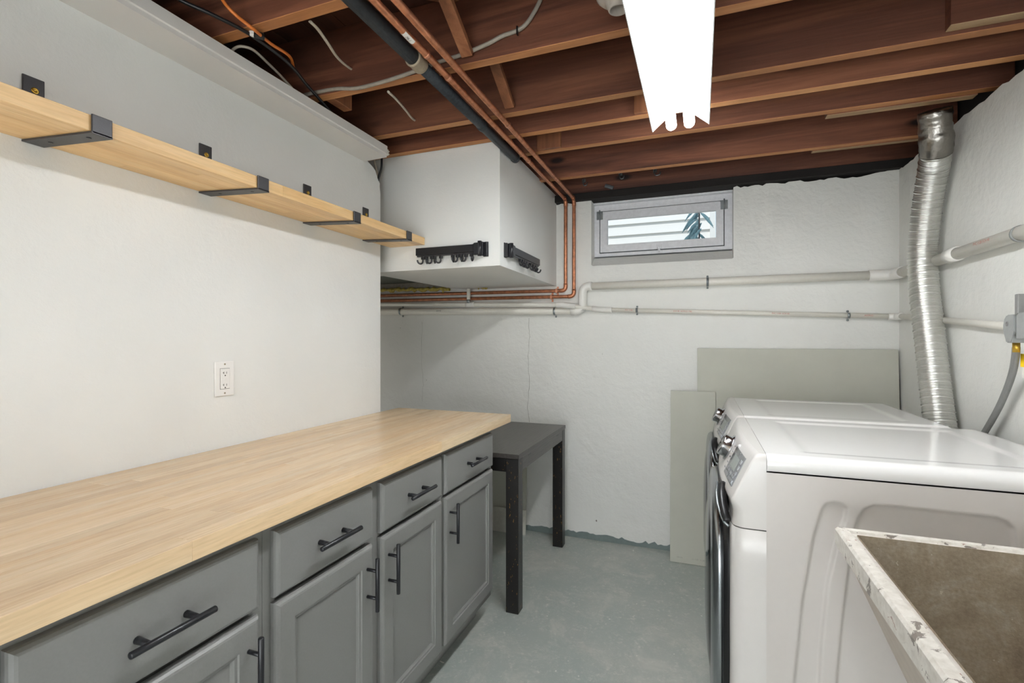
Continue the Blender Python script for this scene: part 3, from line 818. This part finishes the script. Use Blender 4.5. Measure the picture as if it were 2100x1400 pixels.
    for k in range(3): patch(b, .034 + k * .018, .046 + k * .018, y0 + .070, y0 + .086, .0042, ny=1, nu=1)
    link('keys', b, 'btn', dp)
    kc = P_(.055, y0 + .345, .002); kc.x -= .017
    b = B(); b.lathe(kc, nr, [(0, 0), (.044, 0), (.044, .004), (.036, .007), (.037, .026), (.035, .030), (.030, .031), (.028, .027), (0, .025)], 40); link('dial', b, 'chrome', cp)
    b = B()
    for k in range(5): patch(b, .028 + k * .018, .032 + k * .018, y0 + .248, y0 + .266, .0012, ny=1, nu=1)
    for k in range(4): patch(b, .034 + k * .02, .038 + k * .02, y0 + .425, y0 + .443, .0012, ny=1, nu=1)
    link('dial_print', b, 'btn', cp)
    # door
    zc, yc, hw, hh = .478, (y0 + y1) / 2, .302, .345
    def se(x_, k_, n=56, e_=.62):
        o_ = []
        for i in range(n):
            a_ = 2 * math.pi * i / n; ca, sa = math.cos(a_), math.sin(a_)
            o_.append(Vector((x_, yc + (hw - k_) * math.copysign(abs(ca) ** e_, ca), zc + (hh - k_) * math.copysign(abs(sa) ** e_, sa))))
        return o_
    b = B(); b.loops([se(.088, -.012), se(.064, -.012), se(.060, 0)], cap1=True); link('gasket', b, 'gasket', t)
    b = B(); b.loops([se(.062, .004), se(.056, 0), se(.048, .001), se(.040, .008), se(.035, .02), se(.031, .045), se(.030, .07), se(.034, .078)], cap0=False); dr = link('door', b, 'doorrim', t)
    b = B(); b.loops([se(.036, .076), se(.030, .085), se(.022, .13), se(.017, .2), se(.0155, .28)], cap1=True); link('door_glass', b, 'glassblk', dr)
    b = B(); b.tube(smooth_pts([(.050, y0 + .15, .842), (.046, y0 + .105, .822), (.050, y0 + .070, .795), (.062, y0 + .047, .765), (.076, y0 + .040, .752)], 5), .004, 10); link('handle', b, 'steel', dr)
    b = B(); b.tube(smooth_pts([(.064, y0 + .15, .838), (.060, y0 + .10, .815), (.064, y0 + .065, .785), (.072, y0 + .05, .762)], 5), .013, 10); link('handle_recess', b, 'gasket', dr)
    for xx in (.2, back - .08):
        for yy in (y0 + .06, y1 - .06):
            b = B(); b.cyl((xx, yy, 0), (xx, yy, .012), .022, 16); b.cyl((xx, yy, .012), (xx, yy, .032), .01, 12); link('foot', b, 'gasket', t)
    return t


washer(1.462, .90, 'white front loading machine nearer the concrete sink', 'pair of white laundry machines')
washer(2.168, .842, 'white front loading machine farther off, in front of the silver duct', 'pair of white laundry machines')

# ------------------------------------------------------------------ concrete laundry sink
SZ = .862; sc_ = at(1712, 1078, Z=SZ); X0 = sc_.x; Y1 = sc_.y; X1 = .945; Y0 = .58
t = thing('laundry_sink', 'old concrete utility sink with a chipped white rim at the right front', 'sink', ((X0 + X1) / 2, (Y0 + Y1) / 2, 0))


def rect(x0, x1, y0, y1, z_): return [Vector((x0, y0, z_)), Vector((x1, y0, z_)), Vector((x1, y1, z_)), Vector((x0, y1, z_))]


b = B(); b.loops([rect(X0 + .006, X1 - .006, Y0 + .006, Y1 - .006, SZ - .03), rect(X0 + .16, X1 - .02, Y0 + .02, Y1 - .018, .48)], cap1=True, smooth=False)
link('tub_shell', b, 'tubout', t)
b = B(); b.loops([rect(X0 + .034, X1 - .03, Y0 + .03, Y1 - .030, SZ - .004), rect(X0 + .036, X1 - .031, Y0 + .031, Y1 - .031, SZ - .03), rect(X0 + .185, X1 - .045, Y0 + .045, Y1 - .045, .51)], cap1=True, smooth=False)
link('basin', b, 'basin', t)
b = B()
rr = [rect(X0 + .006, X1 - .006, Y0 + .006, Y1 - .006, SZ - .045), rect(X0 + .0005, X1, Y0, Y1, SZ - .040), rect(X0, X1, Y0, Y1, SZ - .006), rect(X0 + .004, X1 - .004, Y0 + .004, Y1 - .004, SZ), rect(X0 + .022, X1 - .022, Y0 + .022, Y1 - .020, SZ), rect(X0 + .026, X1 - .024, Y0 + .024, Y1 - .023, SZ - .005), rect(X0 + .034, X1 - .03, Y0 + .03, Y1 - .030, SZ - .008), rect(X0 + .035, X1 - .03, Y0 + .03, Y1 - .030, SZ - .018)]
b.loops(rr, smooth=False); link('rim', b, 'rim', t)
for xx in (X0 + .22, X1 - .06):
    for yy in (Y0 + .06, Y1 - .07):
        b = B(); b.box(xx - .018, xx + .018, yy - .018, yy + .018, 0, .48); link('leg', b, 'steel', t)

# ------------------------------------------------------------------ fluorescent fixture
def fixture(xc, ya, yb, label, lit=True):
    zr = 2.075; t = thing('fluorescent_fixture', label, 'light fixture', (xc, (ya + yb) / 2, zr))
    b = B(); out = [(xc - .098, zr), (xc - .100, zr - .003), (xc - .103, zr - .001), (xc - .100, zr + .006), (xc - .034, zr + .062), (xc - .034, zr + .10), (xc + .034, zr + .10), (xc + .034, zr + .062), (xc + .100, zr + .006), (xc + .103, zr - .001), (xc + .100, zr - .003), (xc + .098, zr), (xc + .031, zr + .058), (xc - .031, zr + .058)]
    b.prism(out, 1, ya, yb); link('reflector', b, 'reflector', t)
    for s_ in (-.032, .032):
        b = B(); b.cyl((xc + s_, ya + .004, zr + .011), (xc + s_, yb + .004, zr + .011), .019, 20, bev=.008); link('tube', b, 'tube', t)
        b = B()
        for yy in (ya + .012, yb - .02): b.box(xc + s_ - .008, xc + s_ + .008, yy, yy + .012, zr + .028, zr + .058)
        link('lampholder', b, 'outlet', t)
    b = B()
    for yy in (ya + .25, yb - .25): b.cyl((xc, yy, zr + .1), (xc, yy, ZJ + .03), .003, 8)
    link('hanger', b, 'steel', t)
    return t


tl = at(1345, 268, Z=2.075); trr = at(1447, 255, Z=2.075)
fxc = (tl.x + trr.x) / 2; fye = (tl.y + trr.y) / 2
fixture(fxc, fye - 1.24, fye, 'white two tube fluorescent shop light hanging under the joists')
fixture(fxc, -2.24, -1.0, 'unseen second shop light added behind the viewer as fill')  # fixture out of view, added to even out the lighting

# porcelain lampholder left of the fixture
q = at(1268, 8, Z=2.165)
t = thing('porcelain_lampholder', 'dusty porcelain lampholder under a joist left of the shop light', 'lampholder', (q.x, q.y, ZJ))
b = B(); b.lathe((q.x, q.y, ZJ - .001), (0, 0, -1), [(0, 0), (.056, 0), (.058, .012), (.05, .02), (.034, .026), (.026, .05), (.022, .052), (.020, .03), (0, .03)], 32); link('socket', b, 'porcelain', t)
b = B(); b.cyl((q.x, q.y, ZJ - .001), (q.x, q.y, ZJ + .045), .05, 24); link('junction_box', b, 'coupling', t)
b = B(); b.tube(smooth_pts([(q.x + .02, q.y + .03, ZJ - .03), (q.x + .035, q.y + .06, ZJ - .05), (q.x + .045, q.y + .055, ZJ - .02), (q.x + .05, q.y + .03, ZJ + .0)], 5), .004, 8); link('pull_cord', b, 'cabwhite', t)

# ------------------------------------------------------------------ pipes overhead
def pth(name, label, cat, loc, grp=None): return thing(name, label, cat, loc, grp)


# black iron pipe
bx, bz = -.855, 2.172
t = pth('iron_pipe', 'thick black iron pipe running under the joists with a grey coupling', 'pipe', (bx, 1, bz))
ye_ = at(1058, 325, X=bx).y; cy = at(852, 135, X=bx).y
b = B(); b.cyl((bx, -2.2, bz), (bx, cy + .02, bz), .0235, 20); link('pipe', b, 'iron', t)
b = B(); b.cyl((bx, cy, bz), (bx, ye_, bz), .0205, 20); link('pipe', b, 'iron', t)
b = B(); b.lathe((bx, cy - .018, bz), (0, 1, 0), [(.022, 0), (.028, .001), (.0285, .006), (.027, .008), (.0275, .05), (.025, .056), (.02, .057)], 24); link('coupling', b, 'coupling', t)
b = B(); yy = at(985, 265, X=bx).y; b.lathe((bx, yy, bz), (0, 1, 0), [(.0205, 0), (.0235, .004), (.0235, .03), (.0205, .034)], 20); b.lathe((bx, ye_ - .02, bz), (0, 1, 0), [(.0205, 0), (.023, .003), (.023, .018), (.014, .021), (0, .021)], 20); link('collar', b, 'iron', t)


def arc_corner(p, a, c, r, n=8):
    """points rounding corner p between directions to a and to c"""
    p, a, c = Vector(p), Vector(a), Vector(c); u = (a - p).normalized(); v = (c - p).normalized(); out = []
    for i in range(n + 1):
        t_ = i / n; out.append((p + u * r) * (1 - t_) ** 2 + p * 2 * t_ * (1 - t_) + (p + v * r) * t_ ** 2)
    return out


def route(pts, r):
    pts = [Vector(p) for p in pts]; out = [pts[0]]
    for i in range(1, len(pts) - 1): out += arc_corner(pts[i], pts[i - 1], pts[i + 1], r)
    return out + [pts[-1]]


YP = YB - .028
copper = []
for k, (px, zt, pyh, lab) in enumerate([(1160, 2.172, 601, 'left one of the two copper pipes, with the white sticker overhead'), (1177, 2.172, 612, 'right one of the two copper pipes, nearer the shop light')]):
    q = at(px, 500, Y=YP); zh = at(1150 if k == 0 else 1160, 596 if k == 0 else 608, Y=YP).z; x_ = q.x
    t = pth('copper_pipe', lab, 'pipe', (x_, YP, zh), 'pair of copper water pipes'); copper.append((t, x_, zh))
    b = B(); b.tube(route([(x_, -2.2, zt), (x_, YP, zt), (x_, YP, zh), (-2.7, YP, zh + .015)], .03), .0112, 14); link('pipe', b, 'copper', t)
    for yy in ([at(872, 112, X=x_).y, at(917, 167, X=x_).y, at(1082, 328, X=x_).y] if k == 0 else [at(1040, 261, X=x_).y, at(1140, 366, X=x_).y]):
        b = B(); b.lathe((x_, yy, zt), (0, 1, 0), [(.0112, 0), (.0128, .001), (.0128, .012), (.0112, .013)], 16); link('fitting', b, 'copperfit', t)
    b = B(); b.tube(route([(x_ - .04, YP, zh + .0003), (x_, YP, zh), (x_, YP, zh + .045)], .03), .0130, 14); link('elbow', b, 'copper', t)
    b = B(); b.tube(route([(x_, YP - .045, zt), (x_, YP, zt), (x_, YP, zt - .045)], .03), .0130, 14); link('elbow', b, 'copper', t)
    q2 = at([1142, 1131][k], 600, Y=YP).x
    b = B(); b.box(q2 - .006, q2 + .006, YP - .014, YP - .0125, zh - .014, zh + .014)
    for s_ in (-1, 1): b.box(q2 - .006, q2 + .006, YP - .014, YB - .001, zh + s_ * .0125 - .001, zh + s_ * .0125 + .001); b.box(q2 - .006, q2 + .006, YB - .004, YB - .001, zh + s_ * .02 - .01, zh + s_ * .02 + .01)
    link('pipe_strap', b, 'copperfit', t)
t, x_, zh = copper[0]
qa = at(826, 82, X=x_).y; qb = at(846, 102, X=x_).y
b = B(); b.loops([[Vector((x_ + .0117 * math.cos(a_), yy, 2.172 + .0117 * math.sin(a_))) for a_ in [math.radians(160 + 12 * k) for k in range(15)]] for yy in (qa, qb)], close=False); stk = link('sticker', b, 'paper', t); stk['label'] = 'small white paper sticker'
text_mesh('79-1', .014, (x_ + .001, (qa + qb) / 2, 2.172 - .0122), (0, 1, 0), (1, 0, 0), 'ink', 'sticker_print', stk)

# ------------------------------------------------------------------ white drain pipes
def clamp(parent, p, r, axis, mat='steel', wall='y'):
    """two-hole strap over a pipe running along axis ('x' on the back wall, 'y' on the right wall)"""
    b = B(); rings = []
    for s_ in (-.006, .006):
        ring = []
        for k in range(11):
            a_ = math.pi * k / 10
            if wall == 'y': ring.append(Vector((p[0] + s_, p[1] - (r + .001) * math.sin(a_), p[2] + (r + .001) * math.cos(a_))))
            else: ring.append(Vector((p[0] - (r + .001) * math.sin(a_), p[1] + s_, p[2] + (r + .001) * math.cos(a_))))
        rings.append(ring)
    rings2 = [[v + (v - Vector(p)) * .06 for v in ring] for ring in rings]
    b.loops([rings[0], rings[1], rings2[1], rings2[0], rings[0]], close=False)
    for s_ in (-1, 1):
        if wall == 'y': b.box(p[0] - .006, p[0] + .006, p[1] - .002, YB - .0005, p[2] + s_ * (r + .001) - .001, p[2] + s_ * (r + .001) + .001); b.cyl((p[0], YB - .006, p[2] + s_ * (r + .01)), (p[0], YB - .0005, p[2] + s_ * (r + .01)), .006, 8)
        else: b.box(p[0] - .002, XR - .0005, p[1] - .006, p[1] + .006, p[2] + s_ * (r + .001) - .001, p[2] + s_ * (r + .001) + .001); b.cyl((XR - .006, p[1], p[2] + s_ * (r + .01)), (XR - .0005, p[1], p[2] + s_ * (r + .01)), .006, 8)
    return link('pipe_clamp', b, mat, parent)


YL = YB - .030; RL = .0235
pz = at(1400, 579.5, Y=YL).z; zlow1 = at(780, 640, Y=YL).z; zlow2 = at(1150, 638, Y=YL).z
xe = at(1195, 600, Y=YL).x; XRp = XR - .031
t = pth('drain_pipe', 'thick white drain pipe stepping up below the window and turning along the right wall', 'pipe', (xe, YL, zlow2))
b = B(); b.tube([(-2.7, YL, zlow1 + .01), (xe - .055, YL, zlow2)], RL, 20); link('pipe', b, 'pvc', t)
b = B(); b.tube(route([(xe - .075, YL, zlow2), (xe, YL, zlow2), (xe, YL, pz), (xe + .06, YL, pz)], .045), RL + .004, 20); link('elbow', b, 'pvcfit', t)
b = B(); b.tube([(xe + .045, YL, pz), (XRp - .06, YL, pz)], RL, 20); link('pipe', b, 'pvc', t)
b = B(); b.tube(route([(XRp - .11, YL, pz), (XRp, YL, pz), (XRp, YL - .11, pz)], .05), RL + .005, 20); link('elbow', b, 'pvcfit', t)
b = B(); b.tube([(XRp, YL - .09, pz), (XRp, -2.2, pz - .012)], RL, 20); link('pipe', b, 'pvc', t)
yq = at(1965, 520, X=XRp).y; b = B(); b.lathe((XRp, yq, pz), (0, 1, 0), [(RL, 0), (RL + .005, .001), (RL + .005, .075), (RL, .076)], 24); link('coupling', b, 'pvcfit', t)
clamp(t, (at(1451, 576, Y=YL).x, YL, pz), RL, 'x'); clamp(t, (at(822, 640, Y=YL).x, YL, zlow1 + .002), RL, 'x'); clamp(t, (at(1138, 640, Y=YL).x, YL, zlow2), RL, 'x')
clamp(t, (XRp, at(2093, 482, X=XRp).y, pz - .003), RL, 'y', 'plug', 'x')
text_mesh('SCH 40 PVC', .012, (at(1225, 608, Y=YL).x - .10, YL - RL - .0006, zlow2 + .002), (1, 0, 0), (0, 0, 1), 'ink', 'pipe_print', t)
text_mesh('SCH 40', .012, (at(903, 640, Y=YL).x, YL - RL - .0006, zlow1 - .002), (1, 0, 0), (0, 0, 1), 'ink', 'pipe_print', t)
text_mesh('PVC 1120 SCH 40', .014, (XRp - RL - .0008, at(2030, 500, X=XRp).y, pz + .004), (0, -1, 0), (0, 0, 1), 'inkred', 'pipe_print', t)

YS_, RS = YB - .075, .0135
P0 = at(780, 621, Y=YS_); P1 = at(1150, 625, Y=YS_); P2 = at(1235, 635, Y=YB - .02); P3 = at(1850, 649, Y=YB - .02); P0.x -= .4
t = pth('condensate_pipe', 'thin white pipe running below the thick drain pipe across the back wall', 'pipe', (P1.x, YS_, P1.z))
b = B(); b.tube([P0, P1], RS, 16); link('pipe', b, 'pvc', t)
d = (P2 - P1); b = B(); b.tube([P1 - Vector((.03, 0, 0)), P1, P1 + d * .35], RS + .004, 16); link('coupling', b, 'pvcfit', t)
b = B(); b.tube([P1, P2], RS - .001, 16); link('pipe', b, 'pvc', t)
b = B(); b.tube([P2 - d * .25, P2, P2 + (P3 - P2).normalized() * .06], RS + .004, 16); link('coupling', b, 'pvcfit', t)
xw = XR - .018
b = B(); b.tube([P2, P3], RS, 16); link('pipe', b, 'pvc', t)
b = B(); b.tube(route([P3 - Vector((.06, 0, 0)), (xw, P3.y, P3.z), (xw, P3.y - .07, P3.z)], .03), RS + .004, 16); link('elbow', b, 'pvcfit', t)
Q = at(2060, 668, X=xw); b = B(); b.tube([(xw, P3.y - .05, P3.z), Q, Q + (Q - Vector((xw, P3.y - .05, P3.z))) * 1.2], RS, 16); link('pipe', b, 'pvc', t)
for px in (1306, 1740):
    c_ = P2.lerp(P3, (px - 1235) / 615.0); c_ = at(px, 636 + (px - 1306) * .025, Y=P2.y); clamp(t, tuple(c_), RS, 'x')
dz = (P3.z - P2.z) / (P3.x - P2.x)
for px, tx in ((1290, 'PVC 1120'), (1400, 'SCH 40  ASTM D 1785'), (1600, 'PVC 1120  SCH 40'), (1780, 'ASTM D')):
    c_ = at(px, 640, Y=P2.y); zc_ = P2.z + (c_.x - P2.x) * dz
    text_mesh(tx, .011, (c_.x, c_.y - RS - .0008, zc_ + .001), (1, 0, dz), (0, 0, 1), 'inkred' if px != 1400 else 'inkred', 'pipe_print', t)
# vertical drop from the chase
q = at(961, 600, Y=YS_)
t = pth('drop_pipe', 'short white vertical pipe from the chase into the thin pipe', 'pipe', (q.x, YS_, 1.53))
zt_ = P0.lerp(P1, (q.x - P0.x) / (P1.x - P0.x)).z
b = B(); b.cyl((q.x, YS_, zt_ + .012), (q.x, YS_, BZ - .001), .0125, 16); link('pipe', b, 'pvc', t)
b = B(); b.cyl((q.x, YS_, zt_ + .010), (q.x, YS_, zt_ + .034), .0145, 16); link('band', b, 'steel', t)
b = B(); b.tube([(q.x - .02, YS_, zt_), (q.x + .045, YS_, zt_)], RS + .003, 16); link('tee', b, 'pvcfit', t)

# foam
def foam(pts, r, lab):
    rr = random.Random(9); b = B(); P = smooth_pts(pts, 10)
    b.tube([p + Vector((0, rr.uniform(-.004, .004), rr.uniform(-.006, .005))) for p in P], lambda i: r * rr.uniform(.6, 1.5), 9)
    for p in P[::7]:
        b.tube([p, p - Vector((rr.uniform(-.006, .006), 0, rr.uniform(.012, .03)))], lambda i: r * .7 if i == 0 else r * .4, 7)
    return tag(link('foam_bead', b, 'foam'), lab, 'foam')


y_ = 3.03
foam([at(770, 594, Y=y_), at(815, 594, Y=y_), at(860, 593, Y=y_), at(922, 592, Y=y_)], .012, 'ragged yellow spray foam bead under the back edge of the chase')
foam([at(975, 586, Y=y_), at(985, 587, Y=y_), at(998, 590, Y=y_)], .009, 'small yellow foam blob beside the short vertical pipe')

# ------------------------------------------------------------------ coat racks on the chase
def coat_rack(o, ax, nn, L, lab, bars):
    """o: bracket centre on the wall; ax: direction the arm points along the wall; nn: wall normal"""
    o = Vector(o); ax = Vector(ax); nn = Vector(nn); up = Vector((0, 0, 1)); R_ = Matrix((ax, nn, up)).transposed()
    t = thing('hook_rack', lab, 'coat rack', o, 'pair of folding hook racks on the chase')
    P = lambda u, v, w_: o + ax * u + nn * v + up * w_
    b = B(); b.obox(P(0, .003, 0), (.026, .005, .070), R_, .001); b.obox(P(-.008, .011, 0), (.005, .014, .066), R_, .001); b.obox(P(.010, .014, 0), (.006, .022, .066), R_, .001); link('wall_bracket', b, 'black', t)
    b = B(); b.cyl(P(.022, .026, -.034), P(.022, .026, .036), .010, 14); b.obox(P(.036, .026, 0), (.03, .022, .056), R_, .003); b.obox(P(.05, .02, .004), (.016, .030, .04), R_, .003); link('pivot', b, 'black', t)
    b = B(); b.obox(P(.05 + L / 2, .024, .004 + bars), (L, .022, .036), R_, .0015); arm = link('arm', b, 'black', t)
    b = B(); b.obox(P(.05 + L / 2, .024, -.018 + bars), (L * .97, .012, .006), R_); link('rail', b, 'blackmat', t)
    rr = random.Random(int(L * 1000)); us = [.035, .055, .085, .10, .135, .20, .225, .245, .27, .30]; us = [u for u in us if u < L - .01]
    for k, u in enumerate(us):
        sgn = -1 if k % 2 else 1; uu = L - u + .05; vv = .024; z0_ = -.020 + bars; w2 = .016
        path = [P(uu, vv, z0_), P(uu, vv, z0_ - .022), P(uu + sgn * .003, vv + .003, z0_ - .032), P(uu + sgn * .010, vv + .011, z0_ - .035), P(uu + sgn * .017, vv + .018, z0_ - .028), P(uu + sgn * .019, vv + .020, z0_ - .018)]
        b = B(); b.tube(smooth_pts(path, 3), .0042, 8); b.obox(P(uu, vv, z0_ - .006), (.014, .014, .016), R_, .001); link('hook', b, 'black', t)
    return t


o1 = at(997, 513, Y=BY); coat_rack((o1.x, BY, at(997, 511, Y=BY).z), (-1, 0, 0), (0, -1, 0), .315, 'black folding hook rack on the front of the chase', 0)
o2 = at(1035, 513, X=BX); coat_rack((BX, o2.y, at(1035, 513, X=BX).z), (0, 1, 0), (1, 0, 0), .40, 'black folding hook rack on the right side of the chase, facing the window', 0)

# ------------------------------------------------------------------ cables overhead
def cable(name, lab, pts, r, mat, flat=None, extra=None):
    b = B(); b.tube(smooth_pts(pts, 8), r, 9, flat=flat); o = tag(link(name, b, mat), lab, 'cable')
    if extra: extra(o)
    return o


zc = ZJ - .008
def clipper(o):
    q = at(524, 72, Z=zc); b = B(); b.obox(q + Vector((0, 0, .004)), (.035, .014, .018), Matrix.Rotation(.6, 3, 'Z'), .003); link('cable_clip', b, 'paper', o)


cable('black_cable', 'black cable sagging diagonally above the white boxed beam', [at(330, -30, Z=2.25), at(370, 0, Z=2.22), at(440, 32, Z=2.20), at(515, 72, Z=zc), at(590, 128, Z=2.205), at(630, 175, Z=2.20), at(668, 218, Z=2.19), at(690, 245, Z=2.17)], .0055, 'cabblack', extra=clipper)
def oclip(o):
    q = at(532, 73, Z=zc - .004); b = B(); b.obox(q, (.03, .022, .016), Matrix.Rotation(.9, 3, 'Z'), .004); link('cable_clip', b, 'gasket', o)
cable('orange_cable', 'thin orange cable curving down from a joist at the upper left', [at(446, -20, Z=2.24), at(462, 8, Z=2.23), at(485, 32, Z=2.21), at(520, 60, Z=zc - .01), at(556, 90, Z=2.20), at(585, 108, Z=2.215), at(597, 120, Z=2.235), at(602, 138, Z=2.27)], .0048, 'caborange', extra=oclip)
yj = 1.531 - JT - .010
cable('white_cable', 'short white cable hanging between joists left of the iron pipe', [at(636, 44, Z=2.215), at(652, 60, Z=2.225), at(672, 88, Z=2.24), at(694, 120, Z=2.26), at(722, 143, Z=2.275), at(756, 160, Z=2.285)], .0055, 'cabwhite', .6)
cable('white_cable', 'thin white cable arching over the white boxed beam', [at(470, 112, Z=2.19), at(480, 100, Z=2.205), at(495, 95, Z=2.215), at(520, 103, Z=2.22), at(550, 130, Z=2.225), at(580, 160, Z=2.22), at(614, 198, Z=2.19)], .0045, 'cabwhite')
pts = [at(x_, y_, Y=yj) for x_, y_ in ((620, 196), (650, 189), (690, 182), (730, 181), (770, 172), (810, 160), (850, 146), (900, 127), (950, 111), (1000, 90), (1030, 74), (1062, 62), (1080, 48), (1095, 26), (1108, 0), (1118, -30))]
def staple(o):
    q = at(1061, 63, Y=yj - .006); b = B(); b.obox(q, (.004, .010, .026), Matrix.Rotation(0, 3, 'X')); link('staple', b, 'gasket', o)
cable('grey_cable', 'long flat grey cable stapled along the joist behind the pipes', pts, .0068, 'cabgrey', extra=staple)
cable('white_cable', 'short white cable dropping toward the chase below the joists', [at(796, 188, Z=2.205), at(812, 203, Z=2.215), at(832, 226, Z=2.23), at(848, 245, Z=2.24), at(872, 255, Z=2.25)], .0048, 'cabwhite')
for k, (pxs, m) in enumerate(((((766, 322), (770, 340), (773, 358), (770, 376)), 'cabwhite'), (((783, 324), (782, 345), (777, 362), (773, 380)), 'cabblack'))):
    yv = 2.09
    cable(['white_cable', 'black_cable'][k], ['white cable dropping through the torn corner of the partition', 'black cable dropping through the torn corner of the partition'][k], [at(x_, y_, Y=yv) for x_, y_ in pxs] , .0055, m)

# ------------------------------------------------------------------ hardware on the rim joist
for k, (px, py, lab) in enumerate(((1197, 376, 'small metal pipe hook on the rim joist above the copper pipes'), (1272, 362, 'small metal pipe hook on the rim joist above the window'), (1343, 355, 'larger metal pipe hook on the rim joist, rightmost above the window'))):
    q = at(px, py, Y=3.085); r_ = .02 if k < 2 else .028
    b = B(); b.tube(smooth_pts([q + Vector((0, .018, .03)), q + Vector((0, 0, .02)), q + Vector((-.002, -.004, 0)), q + Vector((.006, -.006, -.016)), q + Vector((r_, -.004, -.012)), q + Vector((r_ + .004, 0, .004))], 4), .0035, 8)
    b.box(q.x - .010, q.x + .010, q.y + .004, q.y + .0185, q.z + .008, q.z + .03); tag(link('pipe_hook', b, 'steel'), lab, 'hook', 'metal pipe hooks above the window')
q = at(1249, 383, Y=3.09); b = B(); b.obox(q, (.055, .006, .022), Matrix.Rotation(math.radians(22), 3, 'Y'), .001); b.obox(q + Vector((0, -.006, 0)), (.052, .008, .004), Matrix.Rotation(math.radians(22), 3, 'Y'))
tag(link('metal_clip', b, 'steel'), 'tilted galvanised clip on the rim joist left above the window', 'clip')

# ------------------------------------------------------------------ dryer duct
cpts = [(1917, 226), (1918, 262), (1920, 300), (1914, 350), (1905, 400), (1897, 460), (1892, 530), (1896, 600), (1903, 660), (1911, 730), (1919, 800), (1928, 870), (1936, 930)]
path = smooth_pts([at(x_, y_, X=.902 if y_ > 350 else .902 - (350 - y_) * .0003) for x_, y_ in cpts], 6)
# resample evenly
L = [0]
for a_, c_ in zip(path, path[1:]): L.append(L[-1] + (c_ - a_).length)
def along(s_):
    for i in range(len(L) - 1):
        if s_ <= L[i + 1]: return path[i].lerp(path[i + 1], (s_ - L[i]) / (L[i + 1] - L[i]))
    return path[-1]
t = thing('dryer_duct', 'silver corrugated flexible duct rising behind the far machine to the joists', 'duct', path[-1])
step = .00105; s0 = .155
pp = [along(s0 + i * step) for i in range(int((L[-1] - s0) / step))]
b = B(); b.tube(pp, lambda i: 0.0512 + .0014 * math.sin(i * step / .0063 * 2 * math.pi) + .0032 * max(0, math.cos((i * step % .0315 - .0157) / .0315 * 2 * math.pi)) ** 10 - .0022 * max(0, math.cos((i * step % .0315 - .0205) / .0315 * 2 * math.pi)) ** 14, 36, cap=False); link('flexible_hose', b, 'duct', t)
rr = random.Random(4); pp = [along(i * .008) for i in range(0, 22)]
b = B(); b.tube(pp, lambda i: (.053 if i < 8 else .0555) + (rr.uniform(-.002, .002) if i > 6 else 0) + (.002 if i in (2, 3) else 0), 28, cap=True)
for v in b.b.verts: v.co += Vector((rr.uniform(-.0012, .0012), rr.uniform(-.0012, .0012), rr.uniform(-.0012, .0012)))
link('foil_taped_collar', b, 'foil', t)

# ------------------------------------------------------------------ dryer cord and plug
xp = .905; pc_ = at(2088, 673, X=xp)
t = thing('power_plug', 'grey angled appliance plug on the right wall with its ribbed grey cord', 'plug', pc_)
b = B(); hy = .042
o_ = at(2082, 672, X=xp); s_ = (at(2082, 648, X=xp).z - at(2082, 705, X=xp).z)
prof = [(-.030, .010), (-.024, .030), (-.012, .042), (.030, .042), (.030, -.010), (.020, -.018), (.014, -.044), (-.014, -.044), (-.020, -.014), (-.030, -.004)]
b.prism([(o_.y - .012 - u, o_.z + v - .002) for u, v in prof], 0, xp - .022, xp + .022)
bmesh.ops.bevel(b.b, geom=b.b.edges[:], offset=.003, segments=2, affect='EDGES'); link('plug_body', b, 'plug', t)
b = B(); b.box(xp - .02, XR - .034, o_.y - .14, o_.y - .045, o_.z - .035, o_.z + .045, .004, 2); link('receptacle', b, 'plug', t)
b = B(); b.lathe((xp - .022, o_.y - .006, o_.z + .012), (-1, 0, 0), [(.008, 0), (.008, .001), (.006, .0015), (.006, .0005), (0, .0005)], 16); link('rivet', b, 'cordgrey', t)
b = B(); q = at(2084, 712, X=xp); b.cyl((xp, q.y, o_.z - .045), (xp, q.y, o_.z - .075), .009, 12); link('cord_neck', b, 'brass', t)
cp_ = [at(x_, y_, X=XR - .03 - max(0, (800 - y_)) * .0003) for x_, y_ in ((2084, 712), (2082, 735), (2076, 765), (2064, 800), (2046, 840), (2020, 885), (2000, 915))]
P = smooth_pts(cp_, 6)
for off in (-.0085, 0, .0085):
    b = B(); b.tube([p + Vector((0, off, 0)) for p in P], .0062, 10); link('cord_strand', b, 'cordgrey', t)
q0 = at(2098, 603, X=xp); b = B(); b.box(xp - .02, xp + .01, q0.y - .018, q0.y, o_.z + .035, q0.z, .002); tag(link('conduit_stub', b, 'cordgrey'), 'dark grey conduit stub rising above the grey plug', 'conduit')
q0 = at(2093, 725, X=.93); q1 = at(2096, 775, X=.93)
t = thing('hang_tag', 'yellow and white hang tag at the right edge beside the grey cord', 'tag', ((.93), q0.y - .03, q1.z))
b = B(); b.obox((.93, q0.y - .030, (q0.z + at(2093, 752, X=.93).z) / 2), (.001, .06, q0.z - at(2093, 752, X=.93).z), Matrix.Identity(3)); link('tag_header', b, 'yellow', t)
b = B(); b.obox((.93, q0.y - .034, (at(2093, 752, X=.93).z + q1.z) / 2), (.001, .052, at(2093, 752, X=.93).z - q1.z), Matrix.Identity(3)); link('tag_body', b, 'paper', t)
